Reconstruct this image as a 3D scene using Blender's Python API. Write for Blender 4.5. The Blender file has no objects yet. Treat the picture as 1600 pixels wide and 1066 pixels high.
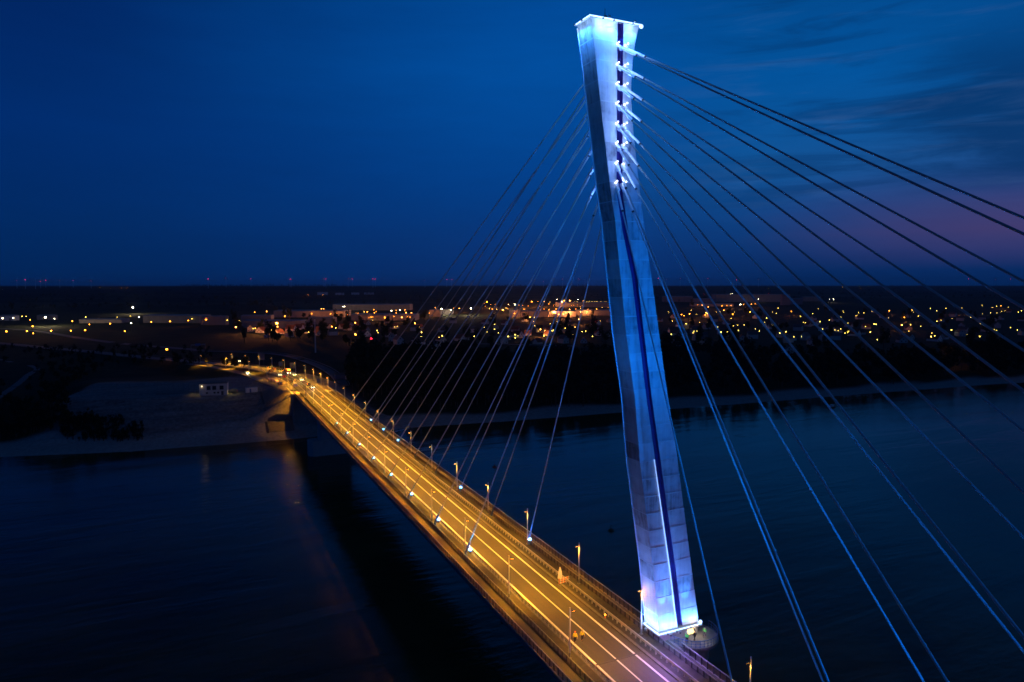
import bpy, bmesh, math, random
from mathutils import Vector, Matrix
R = math.radians
rnd = random.Random(7)
scene = bpy.context.scene
col = scene.collection

# ------------------------------------------------------------------ camera
F_PX, PITCH, YAW, CAM_Z = 1067.0, math.atan(87 / 1067.0), R(25.04), 76.0
cam_d = bpy.data.cameras.new('camera'); cam = bpy.data.objects.new('camera', cam_d); col.objects.link(cam)
cam_d.sensor_width = 36.0; cam_d.lens = 36.0 * F_PX / 1600.0
cam_d.clip_start = 0.5; cam_d.clip_end = 60000
cam.location = (0, 0, CAM_Z); cam.rotation_euler = (R(90) - PITCH, 0, -YAW)
scene.camera = cam

# ------------------------------------------------------------------ render look
vs = scene.view_settings
vs.view_transform = 'Standard'; vs.look = 'None'; vs.exposure = 0.0; vs.gamma = 1.0; vs.use_curve_mapping = False
scene.render.engine = 'CYCLES'
cy = scene.cycles
cy.use_denoising = True; cy.filter_width = 1.65; cy.use_adaptive_sampling = False; cy.max_bounces = 6; cy.sample_clamp_indirect = 3.0
cy.caustics_reflective = False; cy.caustics_refractive = False

# ------------------------------------------------------------------ sky at dusk (afterglow to the right)
world = bpy.data.worlds.new('World'); scene.world = world; world.use_nodes = True
class NT:
    def __init__(s, tree): s.t = tree; s.n = tree.nodes; s.l = tree.links
    def new(s, typ, **kw):
        n = s.n.new(typ)
        for k, v in kw.items(): setattr(n, k, v)
        return n
    def sock(s, node, name, v):
        i = node.inputs[name]
        if hasattr(v, 'is_output'): s.l.new(v, i)
        else: i.default_value = v
    def math(s, op, a, b=None, c=None, clamp=False):
        n = s.new('ShaderNodeMath', operation=op); n.use_clamp = clamp
        for i, v in enumerate((a, b, c)):
            if v is None: continue
            if hasattr(v, 'is_output'): s.l.new(v, n.inputs[i])
            else: n.inputs[i].default_value = v
        return n.outputs[0]
    def dot(s, a, v):
        n = s.new('ShaderNodeVectorMath', operation='DOT_PRODUCT'); s.l.new(a, n.inputs[0]); n.inputs[1].default_value = v
        return n.outputs['Value']
    def ramp(s, fac, stops, interp='LINEAR'):
        n = s.new('ShaderNodeValToRGB'); n.color_ramp.interpolation = interp
        e = n.color_ramp.elements
        while len(e) < len(stops): e.new(0.5)
        for el, (p, c) in zip(e, stops):
            el.position = p; el.color = (c[0], c[1], c[2], 1) if not isinstance(c, (int, float)) else (c, c, c, 1)
        s.l.new(fac, n.inputs[0]); return n.outputs[0]
    def smooth(s, v, a, b):
        n = s.new('ShaderNodeMapRange', interpolation_type='SMOOTHSTEP'); n.clamp = True
        s.l.new(v, n.inputs['Value']); n.inputs['From Min'].default_value = a; n.inputs['From Max'].default_value = b
        return n.outputs[0]
    def mix(s, fac, a, b, blend='MIX'):
        n = s.new('ShaderNodeMix', data_type='RGBA', blend_type=blend)
        for i, v in ((0, fac), (6, a), (7, b)):
            if hasattr(v, 'is_output'): s.l.new(v, n.inputs[i])
            else: n.inputs[i].default_value = v if i == 0 else (v[0], v[1], v[2], 1)
        return n.outputs[2]
    def noise(s, vec, scale, detail=4, rough=0.55, dist=0.0):
        n = s.new('ShaderNodeTexNoise'); n.inputs['Scale'].default_value = scale; n.inputs['Detail'].default_value = detail
        n.inputs['Roughness'].default_value = rough; n.inputs['Distortion'].default_value = dist
        if vec is not None: s.l.new(vec, n.inputs['Vector'])
        return n.outputs['Fac']
    def scalevec(s, vec, v):
        n = s.new('ShaderNodeVectorMath', operation='MULTIPLY'); s.l.new(vec, n.inputs[0]); n.inputs[1].default_value = v
        return n.outputs[0]
def srgb(r, g, b):
    f = lambda c: (c / 255 / 12.92) if c / 255 <= 0.04045 else ((c / 255 + 0.055) / 1.055) ** 2.4
    return (f(r), f(g), f(b))
w = NT(world.node_tree); w.n.clear()
wout = w.new('ShaderNodeOutputWorld'); bg = w.new('ShaderNodeBackground'); w.l.new(bg.outputs[0], wout.inputs[0])
dirv = w.new('ShaderNodeTexCoord').outputs['Generated']
fwd = w.dot(dirv, (math.sin(YAW), math.cos(YAW), 0)); side = w.dot(dirv, (math.cos(YAW), -math.sin(YAW), 0)); upz = w.dot(dirv, (0, 0, 1))
az = w.math('DIVIDE', w.math('ARCTAN2', side, fwd), math.pi / 180)          # degrees to the right of the view
el = w.math('DIVIDE', w.math('ARCSINE', upz), math.pi / 180)
nn = w.noise(w.scalevec(dirv, (1, 1, 5)), 3.0, 5, 0.55, 0.3)
azn = w.math('ADD', az, w.math('MULTIPLY', w.math('SUBTRACT', nn, 0.5), 10))
e01 = w.math('DIVIDE', el, 45.0, clamp=True)
left = w.ramp(e01, [(0.0, srgb(0, 38, 90)), (0.1, srgb(0, 42, 100)), (0.25, srgb(0, 44, 110)), (0.42, srgb(0, 38, 100)), (0.52, srgb(0, 31, 84)), (1.0, srgb(0, 18, 44))])
mid = w.ramp(e01, [(0.0, srgb(0, 46, 110)), (0.07, srgb(0, 52, 120)), (0.2, srgb(0, 65, 140)), (0.38, srgb(0, 79, 160)), (0.5, srgb(0, 74, 152)), (.75, srgb(0, 32, 72)), (1.0, srgb(0, 15, 38))])
right = w.ramp(e01, [(0.0, srgb(0, 38, 90)), (0.05, srgb(2, 48, 108)), (0.12, srgb(8, 66, 132)), (0.2, srgb(14, 84, 152)), (0.34, srgb(0, 84, 158)), (0.5, srgb(0, 72, 140)), (.75, srgb(0, 30, 70)), (1.0, srgb(0, 15, 38))])
pink = w.ramp(e01, [(0.025, 0.0), (0.085, 0.9), (0.12, 0.7), (0.18, 0.15), (0.26, 0.0)])
c1 = w.mix(w.smooth(azn, -38, 6), left, mid)
c2 = w.mix(w.smooth(azn, 4, 22), c1, right)
c2 = w.mix(w.math('MULTIPLY', pink, w.smooth(azn, 17, 36)), c2, srgb(68, 60, 112))
# long dark cloud streaks and a bank at the far right
cl = w.noise(w.scalevec(dirv, (1.0, 1.0, 9.0)), 3.2, 6, 0.62, 0.6)
band = w.math('MULTIPLY', w.smooth(az, 8, 24), w.smooth(el, 4.5, 7.5))
cov = w.math('MULTIPLY', w.smooth(cl, 0.47, 0.62), band)
far_r = w.math('MULTIPLY', w.smooth(w.math('ADD', az, w.math('MULTIPLY', w.math('SUBTRACT', cl, 0.5), 26)), 25, 36), w.smooth(el, 5.5, 8.0))
cov = w.math('MAXIMUM', w.math('MULTIPLY', cov, 0.5), w.math('MULTIPLY', w.math('MULTIPLY', far_r, w.math('SUBTRACT', 1.0, w.math('MULTIPLY', w.smooth(el, 13, 19), .8))), 0.85))
skyc = w.mix(cov, c2, srgb(2, 50, 104))
pale = w.math('MULTIPLY', w.math('MULTIPLY', w.smooth(w.noise(w.scalevec(dirv, (1.0, 1.0, 8.0)), 4.3, 6, 0.6, 0.4), 0.5, 0.7), band), 0.16)
skyc = w.mix(pale, skyc, srgb(80, 118, 170))
dust = w.noise(w.scalevec(dirv, (1, 1, 6)), 9.0, 6, 0.6)
skyc = w.mix(w.math('MULTIPLY', w.math('SUBTRACT', 0.62, dust), 0.25, clamp=True), skyc, srgb(0, 30, 72))
skyc = w.mix(w.math('MULTIPLY', w.smooth(w.math('ABSOLUTE', az), 60, 130), .12), skyc, (0, 0, 0))
nish = w.new('ShaderNodeTexSky', sky_type='NISHITA'); nish.sun_disc = False
SUN_AZ = YAW + R(75)
nish.sun_elevation = R(-4); nish.sun_rotation = SUN_AZ
skyc = w.mix(1.0, skyc, w.mix(1.0, nish.outputs[0], (0.02, 0.02, 0.02), 'MULTIPLY'), 'ADD')
w.l.new(skyc, bg.inputs['Color']); bg.inputs['Strength'].default_value = 1.0
sun_d = bpy.data.lights.new('afterglow_sun', 'SUN'); sun_d.energy = 0.02; sun_d.angle = R(40); sun_d.color = (1, .75, .7)
sun = bpy.data.objects.new('afterglow_sun', sun_d); col.objects.link(sun)
sun.rotation_euler = Vector((-math.sin(SUN_AZ), -math.cos(SUN_AZ), -0.12)).to_track_quat('-Z', 'Y').to_euler()

# ------------------------------------------------------------------ helpers
_fw = Vector((math.sin(YAW) * math.cos(PITCH), math.cos(YAW) * math.cos(PITCH), -math.sin(PITCH)))
_rt = Vector((math.cos(YAW), -math.sin(YAW), 0)); _up = _rt.cross(_fw)
CAM = Vector((0, 0, CAM_Z))
def ray(px, py): return F_PX * _fw + (px - 800) * _rt - (py - 533) * _up
def at(px, py, z):                                                      # where the sight line of a photo pixel meets height z
    d = ray(px, py); return CAM + d * ((z - CAM_Z) / d.z)
def sstep(a, b, x):
    t = min(1, max(0, (x - a) / (b - a))); return t * t * (3 - 2 * t)
def lerp_table(tab, v):
    if v <= tab[0][0]: return tab[0][1]
    for (a, x), (b, y) in zip(tab, tab[1:]):
        if v <= b: return x + (y - x) * (v - a) / (b - a)
    return tab[-1][1]
_ORD = ['first', 'second', 'third', 'fourth', 'fifth', 'sixth', 'seventh', 'eighth', 'ninth', 'tenth', 'eleventh', 'twelfth', 'thirteenth',
        'fourteenth', 'fifteenth', 'sixteenth', 'seventeenth', 'eighteenth', 'nineteenth', 'twentieth', 'twenty-first', 'twenty-second', 'twenty-third', 'twenty-fourth', 'twenty-fifth']

class MB:
    """collects shapes and links them as ONE mesh object"""
    def __init__(s): s.v = []; s.f = []; s.m = []; s.cur = 0
    def quad(s, a, b, c, d): s.poly([a, b, c, d])
    def poly(s, pts):
        i = len(s.v); s.v += [tuple(p) for p in pts]; s.f.append(tuple(range(i, i + len(pts)))); s.m.append(s.cur)
    def box(s, x0, x1, y0, y1, z0, z1, M=None):
        P = [(x0, y0, z0), (x1, y0, z0), (x1, y1, z0), (x0, y1, z0), (x0, y0, z1), (x1, y0, z1), (x1, y1, z1), (x0, y1, z1)]
        if M is not None: P = [tuple(M @ Vector(p)) for p in P]
        i = len(s.v); s.v += P
        for q in ((0, 3, 2, 1), (4, 5, 6, 7), (0, 1, 5, 4), (1, 2, 6, 5), (2, 3, 7, 6), (3, 0, 4, 7)):
            s.f.append(tuple(i + k for k in q)); s.m.append(s.cur)
    def rings(s, rings, cap=True, close=True):
        n = len(rings[0]); base = len(s.v)
        for r in rings: s.v += [tuple(p) for p in r]
        for k in range(len(rings) - 1):
            for j in range(n if close else n - 1):
                a = base + k * n + j; b = base + k * n + (j + 1) % n
                s.f.append((a, b, b + n, a + n)); s.m.append(s.cur)
        if cap:
            s.poly(list(reversed(s.v[base:base + n]))); e = base + (len(rings) - 1) * n; s.poly(s.v[e:e + n])
    def tube(s, a, b, r0, r1=None, n=8, cap=True):
        a = Vector(a); b = Vector(b); r1 = r0 if r1 is None else r1
        d = (b - a).normalized(); u = d.orthogonal().normalized(); v = d.cross(u)
        ring = lambda c, r: [c + (u * math.cos(t) + v * math.sin(t)) * r for t in [2 * math.pi * k / n for k in range(n)]]
        s.rings([ring(a, r0), ring(b, r1)], cap)
    def path_tube(s, pts, r, n=8):
        for a, b in zip(pts, pts[1:]): s.tube(a, b, r, r, n)
    def lathe(s, c, prof, n=16, cap=True):
        c = Vector(c)
        s.rings([[c + Vector((r * math.cos(2 * math.pi * k / n), r * math.sin(2 * math.pi * k / n), z)) for k in range(n)] for r, z in prof], cap)
    def ball(s, c, r, n=10, sz=1.0):
        k = max(4, n // 2)
        s.lathe(c, [(max(0.001, r * math.sin(math.pi * j / k)), -r * sz * math.cos(math.pi * j / k)) for j in range(k + 1)], n)
    def build(s, name, mats, parent=None, smooth=False, bevel=0):
        me = bpy.data.meshes.new(name); me.from_pydata(s.v, [], s.f); me.validate(); me.update()
        for m in (mats if isinstance(mats, (list, tuple)) else [mats]): me.materials.append(m)
        if any(s.m):
            for p, k in zip(me.polygons, s.m): p.material_index = k
        if smooth:
            for p in me.polygons: p.use_smooth = True
        o = bpy.data.objects.new(name, me); col.objects.link(o)
        if parent is not None: o.parent = parent
        if bevel:
            b = o.modifiers.new('bevel', 'BEVEL'); b.width = bevel; b.segments = 2; b.limit_method = 'ANGLE'
        return o
def empty(name, loc=(0, 0, 0), rz=0):
    o = bpy.data.objects.new(name, None); col.objects.link(o); o.location = loc; o.rotation_euler = (0, 0, rz); o.empty_display_size = .3
    return o
def tag(o, label=None, cat=None, group=None, kind=None):
    if label: o['label'] = label
    if cat: o['category'] = cat
    if group: o['group'] = group
    if kind: o['kind'] = kind
    return o
def copy_tree(o, parent=None):
    c = o.copy(); col.objects.link(c)
    if parent is not None: c.parent = parent
    for ch in list(o.children): copy_tree(ch, c)
    return c
def lamp(kind, name, parent, loc, energy, color, size=0.2, aim=None, cone=160, blend=0.4):
    d = bpy.data.lights.new(name, kind); d.energy = energy; d.color = color
    if kind in ('POINT', 'SPOT'): d.shadow_soft_size = size
    if kind == 'SPOT': d.spot_size = R(cone); d.spot_blend = blend
    o = bpy.data.objects.new(name, d); col.objects.link(o); o.location = loc
    if aim is not None: o.rotation_euler = (Vector(aim)).to_track_quat('-Z', 'Y').to_euler()
    if parent is not None: o.parent = parent
    return o

# ------------------------------------------------------------------ materials
def mat(name, base, rough=0.6, metal=0.0, var=None, scale=4.0, stretch=(1, 1, 1), bump=0.0, bscale=30, coat=0.0, detail=5, coord='Object'):
    m = bpy.data.materials.new(name); m.use_nodes = True; t = NT(m.node_tree); b = t.n['Principled BSDF']
    b.inputs['Roughness'].default_value = rough; b.inputs['Metallic'].default_value = metal
    if coat: b.inputs['Coat Weight'].default_value = coat
    tc = t.new('ShaderNodeTexCoord').outputs[coord]
    if var is not None:
        f = t.noise(t.scalevec(tc, stretch), scale, detail, 0.6)
        c = t.ramp(f, [(0.3, base), (0.7, var)]); t.l.new(c, b.inputs['Base Color'])
    else:
        f = t.noise(tc, scale, 3)
        c = t.ramp(f, [(0.25, tuple(x * .9 for x in base)), (0.75, tuple(min(1, x * 1.1) for x in base))]); t.l.new(c, b.inputs['Base Color'])
    if bump:
        bn = t.new('ShaderNodeBump'); bn.inputs['Strength'].default_value = bump; bn.inputs['Distance'].default_value = 0.1
        t.l.new(t.noise(tc, bscale, 5), bn.inputs['Height']); t.l.new(bn.outputs[0], b.inputs['Normal'])
    return m
def emit(name, c, strength):
    m = bpy.data.materials.new(name); m.use_nodes = True; t = NT(m.node_tree); b = t.n['Principled BSDF']
    b.inputs['Base Color'].default_value = (.6, .6, .6, 1)
    b.inputs['Emission Color'].default_value = (*c, 1); b.inputs['Emission Strength'].default_value = strength
    return m
M = {}
M['steel'] = mat('galvanised_steel', (.2, .2, .21), .5, .4, (.27, .27, .27), 3)
M['rail_steel'] = mat('guard_rail_steel', (.36, .35, .35), .5, .2, (.46, .45, .45), 2)
M['strip_dark'] = mat('dark_verge_strip', (.028, .026, .025), .9, 0, (.05, .047, .045), 1.5)
M['infill'] = mat('railing_mesh', (.14, .13, .14), .6, .2)
M['pale_steel'] = mat('painted_pale_steel', (.5, .5, .5), .45, .1, (.58, .57, .56), 2)
M['dark_steel'] = mat('dark_painted_steel', (.05, .05, .06), .5, .2)
M['blue_steel'] = mat('blue_painted_steel', (.06, .12, .3), .45, .2, (.08, .15, .36), 2)
M['cable'] = mat('cable_sheath', (.5, .5, .52), .8, 0, (.57, .57, .58), 1.5)
M['sleeve'] = mat('cable_sleeve', (.74, .74, .75), .35, 0, (.8, .8, .8), 2)
M['concrete'] = mat('grey_concrete', (.26, .25, .24), .85, 0, (.36, .35, .33), .6, (1, 1, .4), .3, 8)
M['dark_concrete'] = mat('weathered_concrete', (.16, .155, .15), .9, 0, (.25, .24, .23), .5, (1, 1, .3), .3, 6)
M['pier'] = mat('pale_pier_concrete', (.42, .42, .42), .85, 0, (.54, .54, .53), .4, (1, 1, .3), .3, 6)
M['white'] = mat('white_paint', (.74, .74, .72), .5)
M['line'] = mat('road_marking_paint', (.72, .72, .7), .6, 0, (.86, .86, .84), 1.2, (1, .2, 1))
M['walk'] = mat('walkway_coating', (.075, .066, .056), .8, 0, (.11, .1, .085), .7, (1, .3, 1), .2, 20)
M['kerb'] = mat('kerb_stone', (.1, .095, .09), .8, 0, (.15, .145, .14), 1)
M['orange'] = mat('orange_plastic', (.85, .22, .03), .5)
M['hivis'] = mat('hi_vis_yellow', (.8, .72, .02), .7)
M['green'] = mat('hi_vis_green', (.1, .7, .08), .7)
M['navy'] = mat('dark_trousers', (.015, .017, .03), .9)
M['skin'] = mat('skin', (.5, .3, .22), .6)
M['black'] = mat('black_rubber', (.015, .015, .015), .7)
M['hair'] = mat('dark_hair', (.02, .014, .01), .7)
M['glass'] = mat('dark_glass', (.02, .024, .03), .08)
M['roof'] = mat('clay_roof_tiles', (.13, .05, .035), .85, 0, (.2, .09, .06), 3)
M['roof_grey'] = mat('grey_roof', (.08, .08, .085), .8, 0, (.13, .13, .13), 2)
M['plaster'] = mat('pale_plaster', (.5, .48, .44), .9, 0, (.62, .6, .56), .5)
M['hall_pink'] = mat('pale_hall_wall', (.3, .27, .26), .8, 0, (.38, .34, .33), .1)
M['shed'] = mat('ribbed_metal_wall', (.2, .19, .2), .6, .1, (.27, .26, .27), .1, (1, 1, .1))
M['shed_roof'] = mat('factory_roof_sheet', (.2, .21, .23), .6, .1, (.28, .29, .3), .05)
M['bark'] = mat('tree_bark', (.06, .045, .035), .95, 0, (.1, .08, .06), 6)
M['sodium'] = emit('sodium_lamp', (1.0, .42, .04), 20)
M['blue_lens'] = emit('blue_floodlight_lens', (.09, .4, 1.0), 8)
M['strip'] = emit('white_blue_led', (.34, .56, 1.0), 2.4)
M['groove_trim_glow'] = emit('glowing_groove_trim', (.3, .48, 1.0), 1.5)  # emission in place of uplight on the groove trim
M['anchor_led'] = emit('anchor_led', (.7, .8, 1.0), 7)
M['head'] = emit('headlight', (1, .86, .55), 25)
M['tail'] = emit('tail_light', (1, .06, .02), .8)
M['door_glow'] = emit('lit_doorway', (1, .72, .25), 1.6)
M['amber'] = emit('amber_warning_lamp', (1, .5, .04), 12)
M['town_yellow'] = emit('town_yellow_lamp', (1, .68, .1), 20)
M['town_orange'] = emit('town_orange_lamp', (1, .3, .015), 22)
M['town_white'] = emit('town_white_lamp', (1, .86, .5), 40)
M['town_red'] = emit('red_beacon', (1, .01, .03), 16)
M['turbine_red'] = emit('red_aviation_light', (1, .01, .1), 36)
M['town_green'] = emit('green_lamp', (.03, 1, .35), 10)

def pylon_mat():
    m = bpy.data.materials.new('pylon_concrete'); m.use_nodes = True; t = NT(m.node_tree); b = t.n['Principled BSDF']
    tc = t.new('ShaderNodeTexCoord').outputs['Object']
    sx = t.new('ShaderNodeSeparateXYZ'); t.l.new(tc, sx.inputs[0])
    fl = t.math('FLOOR', t.math('DIVIDE', t.math('SUBTRACT', sx.outputs[2], 21.0), 2.8))
    geo = t.new('ShaderNodeNewGeometry')
    nrm = t.new('ShaderNodeSeparateXYZ'); t.l.new(geo.outputs['Normal'], nrm.inputs[0])
    wn = t.new('ShaderNodeTexWhiteNoise', noise_dimensions='2D')
    cmb = t.new('ShaderNodeCombineXYZ'); t.l.new(fl, cmb.inputs[0]); t.l.new(t.math('ROUND', nrm.outputs[0]), cmb.inputs[1]); t.l.new(cmb.outputs[0], wn.inputs['Vector'])
    streak = t.noise(t.scalevec(tc, (2.2, 2.2, .12)), 1.0, 6, .65)
    blotch = t.noise(tc, .55, 6, .6, .4)
    v = t.math('ADD', t.math('MULTIPLY', streak, .5), t.math('MULTIPLY', blotch, .5))
    v = t.math('ADD', v, t.math('MULTIPLY', t.math('SUBTRACT', wn.outputs['Value'], .5), .22))
    c = t.ramp(v, [(.3, (.17, .17, .18)), (.46, (.42, .42, .42)), (.7, (.6, .6, .59))])
    t.l.new(c, b.inputs['Base Color']); b.inputs['Roughness'].default_value = .75
    bn = t.new('ShaderNodeBump'); bn.inputs['Strength'].default_value = .35; bn.inputs['Distance'].default_value = .06
    t.l.new(t.noise(tc, 1.6, 6, .6), bn.inputs['Height']); t.l.new(bn.outputs[0], b.inputs['Normal'])
    return m
M['pylon'] = pylon_mat()
M['seam_highlight'] = mat('seam_lip_highlight', (.5, .5, .5), .7, 0, (.62, .62, .61), 1)  # paler colour stands in for light caught on the seam lips
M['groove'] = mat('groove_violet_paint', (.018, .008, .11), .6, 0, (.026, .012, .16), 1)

def road_mat(name, lo, hi):
    m = bpy.data.materials.new(name); m.use_nodes = True; t = NT(m.node_tree); b = t.n['Principled BSDF']
    tc = t.new('ShaderNodeTexCoord').outputs['Object']
    a = t.noise(t.scalevec(tc, (1, .06, 1)), 1.3, 5, .6); g = t.noise(tc, 6.0, 6, .7); p = t.noise(tc, .09, 4, .5, .5)
    v = t.math('ADD', t.math('ADD', t.math('MULTIPLY', a, .45), t.math('MULTIPLY', g, .2)), t.math('MULTIPLY', p, .35))
    t.l.new(t.ramp(v, [(.33, lo), (.66, hi)]), b.inputs['Base Color']); b.inputs['Roughness'].default_value = .75
    return m
M['asphalt'] = road_mat('bridge_asphalt', (.04, .038, .036), (.075, .071, .067))
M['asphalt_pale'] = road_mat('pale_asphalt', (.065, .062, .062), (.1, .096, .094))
M['road'] = road_mat('road_asphalt', (.07, .07, .072), (.12, .12, .12))

def water_mat():
    m = bpy.data.materials.new('river_water'); m.use_nodes = True; t = NT(m.node_tree); b = t.n['Principled BSDF']
    b.inputs['Roughness'].default_value = .09; b.inputs['IOR'].default_value = 1.33; b.inputs['Specular IOR Level'].default_value = .26
    tc = t.new('ShaderNodeTexCoord').outputs['Object']
    turb = t.noise(t.scalevec(tc, (.6, 1, 1)), .03, 5, .6, .8)
    t.l.new(t.ramp(turb, [(.35, (.05, .036, .014)), (.7, (.14, .09, .032))]), b.inputs['Base Color'])
    a = t.noise(t.scalevec(tc, (.45, 1, 1)), .42, 5, .6); c = t.noise(t.scalevec(tc, (.2, 1, 1)), .055, 4, .55, .5)
    patch = t.smooth(t.noise(t.scalevec(tc, (.25, 1, 1)), .012, 4, .5, .6), .4, .65)
    h = t.math('ADD', t.math('MULTIPLY', a, t.math('ADD', .12, t.math('MULTIPLY', patch, .22))), t.math('MULTIPLY', c, .9))
    bn = t.new('ShaderNodeBump'); bn.inputs['Strength'].default_value = .55; bn.inputs['Distance'].default_value = 1.0
    t.l.new(h, bn.inputs['Height']); t.l.new(bn.outputs[0], b.inputs['Normal'])
    return m
M['water'] = water_mat()

def ground_mat():
    m = bpy.data.materials.new('ground_soil_grass'); m.use_nodes = True; t = NT(m.node_tree); b = t.n['Principled BSDF']
    b.inputs['Roughness'].default_value = .95; b.inputs['Specular IOR Level'].default_value = .1
    tc = t.new('ShaderNodeTexCoord').outputs['Object']
    at_ = t.new('ShaderNodeAttribute'); at_.attribute_name = 'cover'
    sp = t.new('ShaderNodeSeparateColor'); t.l.new(at_.outputs['Color'], sp.inputs[0])
    n1 = t.noise(tc, .05, 6, .65); n2 = t.noise(tc, .6, 5, .65)
    grass = t.ramp(n1, [(.3, (.012, .018, .009)), (.7, (.035, .045, .02))])
    vor = t.new('ShaderNodeTexVoronoi'); vor.inputs['Scale'].default_value = 1.0; t.l.new(t.scalevec(tc, (.0022, .0009, 1)), vor.inputs['Vector'])
    vs_ = t.new('ShaderNodeSeparateColor'); t.l.new(vor.outputs['Color'], vs_.inputs[0])
    field = t.ramp(vs_.outputs[0], [(0, (.008, .012, .007)), (.45, (.02, .028, .014)), (.75, (.04, .045, .022)), (1, (.07, .065, .04))])
    soil = t.ramp(t.math('ADD', t.math('MULTIPLY', n2, .5), t.math('MULTIPLY', t.noise(t.scalevec(tc, (.12, 1, 1)), .28, 6, .75), .5)), [(.35, (.1, .09, .092)), (.65, (.34, .31, .3))])
    sand = t.ramp(n2, [(.3, (.28, .26, .25)), (.7, (.48, .46, .43))])
    c = t.mix(sp.outputs[2], grass, field); c = t.mix(sp.outputs[0], c, soil); c = t.mix(sp.outputs[1], c, sand)
    t.l.new(c, b.inputs['Base Color'])
    bn = t.new('ShaderNodeBump'); bn.inputs['Strength'].default_value = .5; bn.inputs['Distance'].default_value = .5
    t.l.new(n2, bn.inputs['Height']); t.l.new(bn.outputs[0], b.inputs['Normal'])
    return m
M['ground'] = ground_mat()
def leaf_mat(name, lo, hi):
    m = bpy.data.materials.new(name); m.use_nodes = True; t = NT(m.node_tree); b = t.n['Principled BSDF']
    b.inputs['Roughness'].default_value = .9; b.inputs['Specular IOR Level'].default_value = .15
    tc = t.new('ShaderNodeTexCoord').outputs['Object']
    t.l.new(t.ramp(t.noise(tc, .35, 5, .7), [(.3, lo), (.7, hi)]), b.inputs['Base Color']); return m
M['leaf'] = leaf_mat('dark_leaves', (.014, .022, .01), (.05, .065, .025))
M['leaf_far'] = leaf_mat('wood_leaves', (.008, .012, .006), (.028, .036, .016))

# ------------------------------------------------------------------ terrain
DZ = 19.0                                                               # road level on the bridge
SHORE = [(-30000, 900), (-400, 415), (-80, 366), (-29, 353), (37, 348), (103, 350), (160, 343), (230, 338.5), (313, 331.3), (455, 323.3), (588, 311), (1500, 250), (30000, -1500)]
def shore(x): return lerp_table(SHORE, x)
ROAD = [(56.8, 371, 19), (56.7, 400, 19), (55.6, 430, 18.9), (52, 460, 18.5), (46, 490, 18), (36, 525, 17), (23, 562, 15.6), (6, 602, 14), (-16, 650, 12.4), (-48, 710, 11), (-130, 850, 9.6), (-300, 1090, 8.8), (-700, 1500, 8.4)]
SLIP = [(47.5, 385, 18.9), (43, 402, 18.8), (38.5, 425, 18.5), (34, 455, 18.1), (30, 480, 17.6), (22, 515, 16.6), (11, 556, 15.2), (-4, 598, 13.8)]
def near_path(path, x, y):
    best = (1e9, 0)
    for (ax, ay, az_), (bx, by, bz) in zip(path, path[1:]):
        dx, dy = bx - ax, by - ay; L2 = dx * dx + dy * dy
        t = max(0, min(1, ((x - ax) * dx + (y - ay) * dy) / L2)); d = math.hypot(x - ax - dx * t, y - ay - dy * t)
        if d < best[0]: best = (d, az_ + (bz - az_) * t)
    return best
EMB = [(-200, -5), (-6, -1.2), (0, 0), (14, 1.5), (50, 17), (118, 17), (215, 8)]
LOW = [(-200, -5), (-6, -1.2), (0, 0), (22, 1.9), (45, 5.4), (120, 8)]
def ground(x, y):
    if y < 150: return -5 if y > -320 else -5 + 12 * sstep(-320, -380, y)
    d = y - shore(x)
    wl = sstep(-78, -58, x + 5 * math.sin(y * .05)) * (1 - sstep(66, 96, x))
    e_ = lerp_table(EMB, d)
    if 14 < d < 50: e_ += .42 * math.sin(e_ * 2.4 + .25 * math.sin(x * .16)) * sstep(14, 20, d) * (1 - sstep(46, 50, d)) * (1 - sstep(25, 31, x))
    h = e_ * wl + lerp_table(LOW, d) * (1 - wl)
    if d > 18 and y < 1600:
        if abs(x) < 800:
            h += .35 * math.sin(x * .11 + y * .07) * math.sin(y * .13 - x * .05) * sstep(18, 60, d)
            r, z = near_path(ROAD, x, y)
            if y > 372: h = max(h, z - .35 - max(0, r - 9) * .5) if r > 7.5 else z - .35
            r2, z2 = near_path(SLIP, x, y)
            if y > 380: h = max(h, z2 - .35 - max(0, r2 - 5) * .5) if r2 > 5 else max(h if r <= 7.5 else -9, z2 - .35)
    h += 50 * sstep(2600, 9500, y) + (4 * math.sin(x * .0013) * sstep(2500, 5000, y))
    return h
def on_ground(px, py, dz=0.0, far=14000):                               # where a photo pixel's sight line meets the terrain raised by dz
    d = ray(px, py); d.normalize(); lo = 120.0; t = 120.0; step = 2.0
    while t < far:
        p = CAM + d * t
        if p.z < ground(p.x, p.y) + dz and p.y > 300:
            a, b = t - step, t
            for _ in range(16):
                m_ = (a + b) / 2; q = CAM + d * m_
                if q.z < ground(q.x, q.y) + dz: b = m_
                else: a = m_
            p = CAM + d * b; return Vector((p.x, p.y, ground(p.x, p.y)))
        step = max(2.0, t * .006); t += step
    p = CAM + d * 9000; return Vector((p.x, p.y, ground(p.x, p.y)))
def axis(lst):
    out = []
    for a, b, s in lst:
        n = max(1, int(round((b - a) / s))); out += [a + (b - a) * k / n for k in range(n)]
    return out + [lst[-1][1]]
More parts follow.
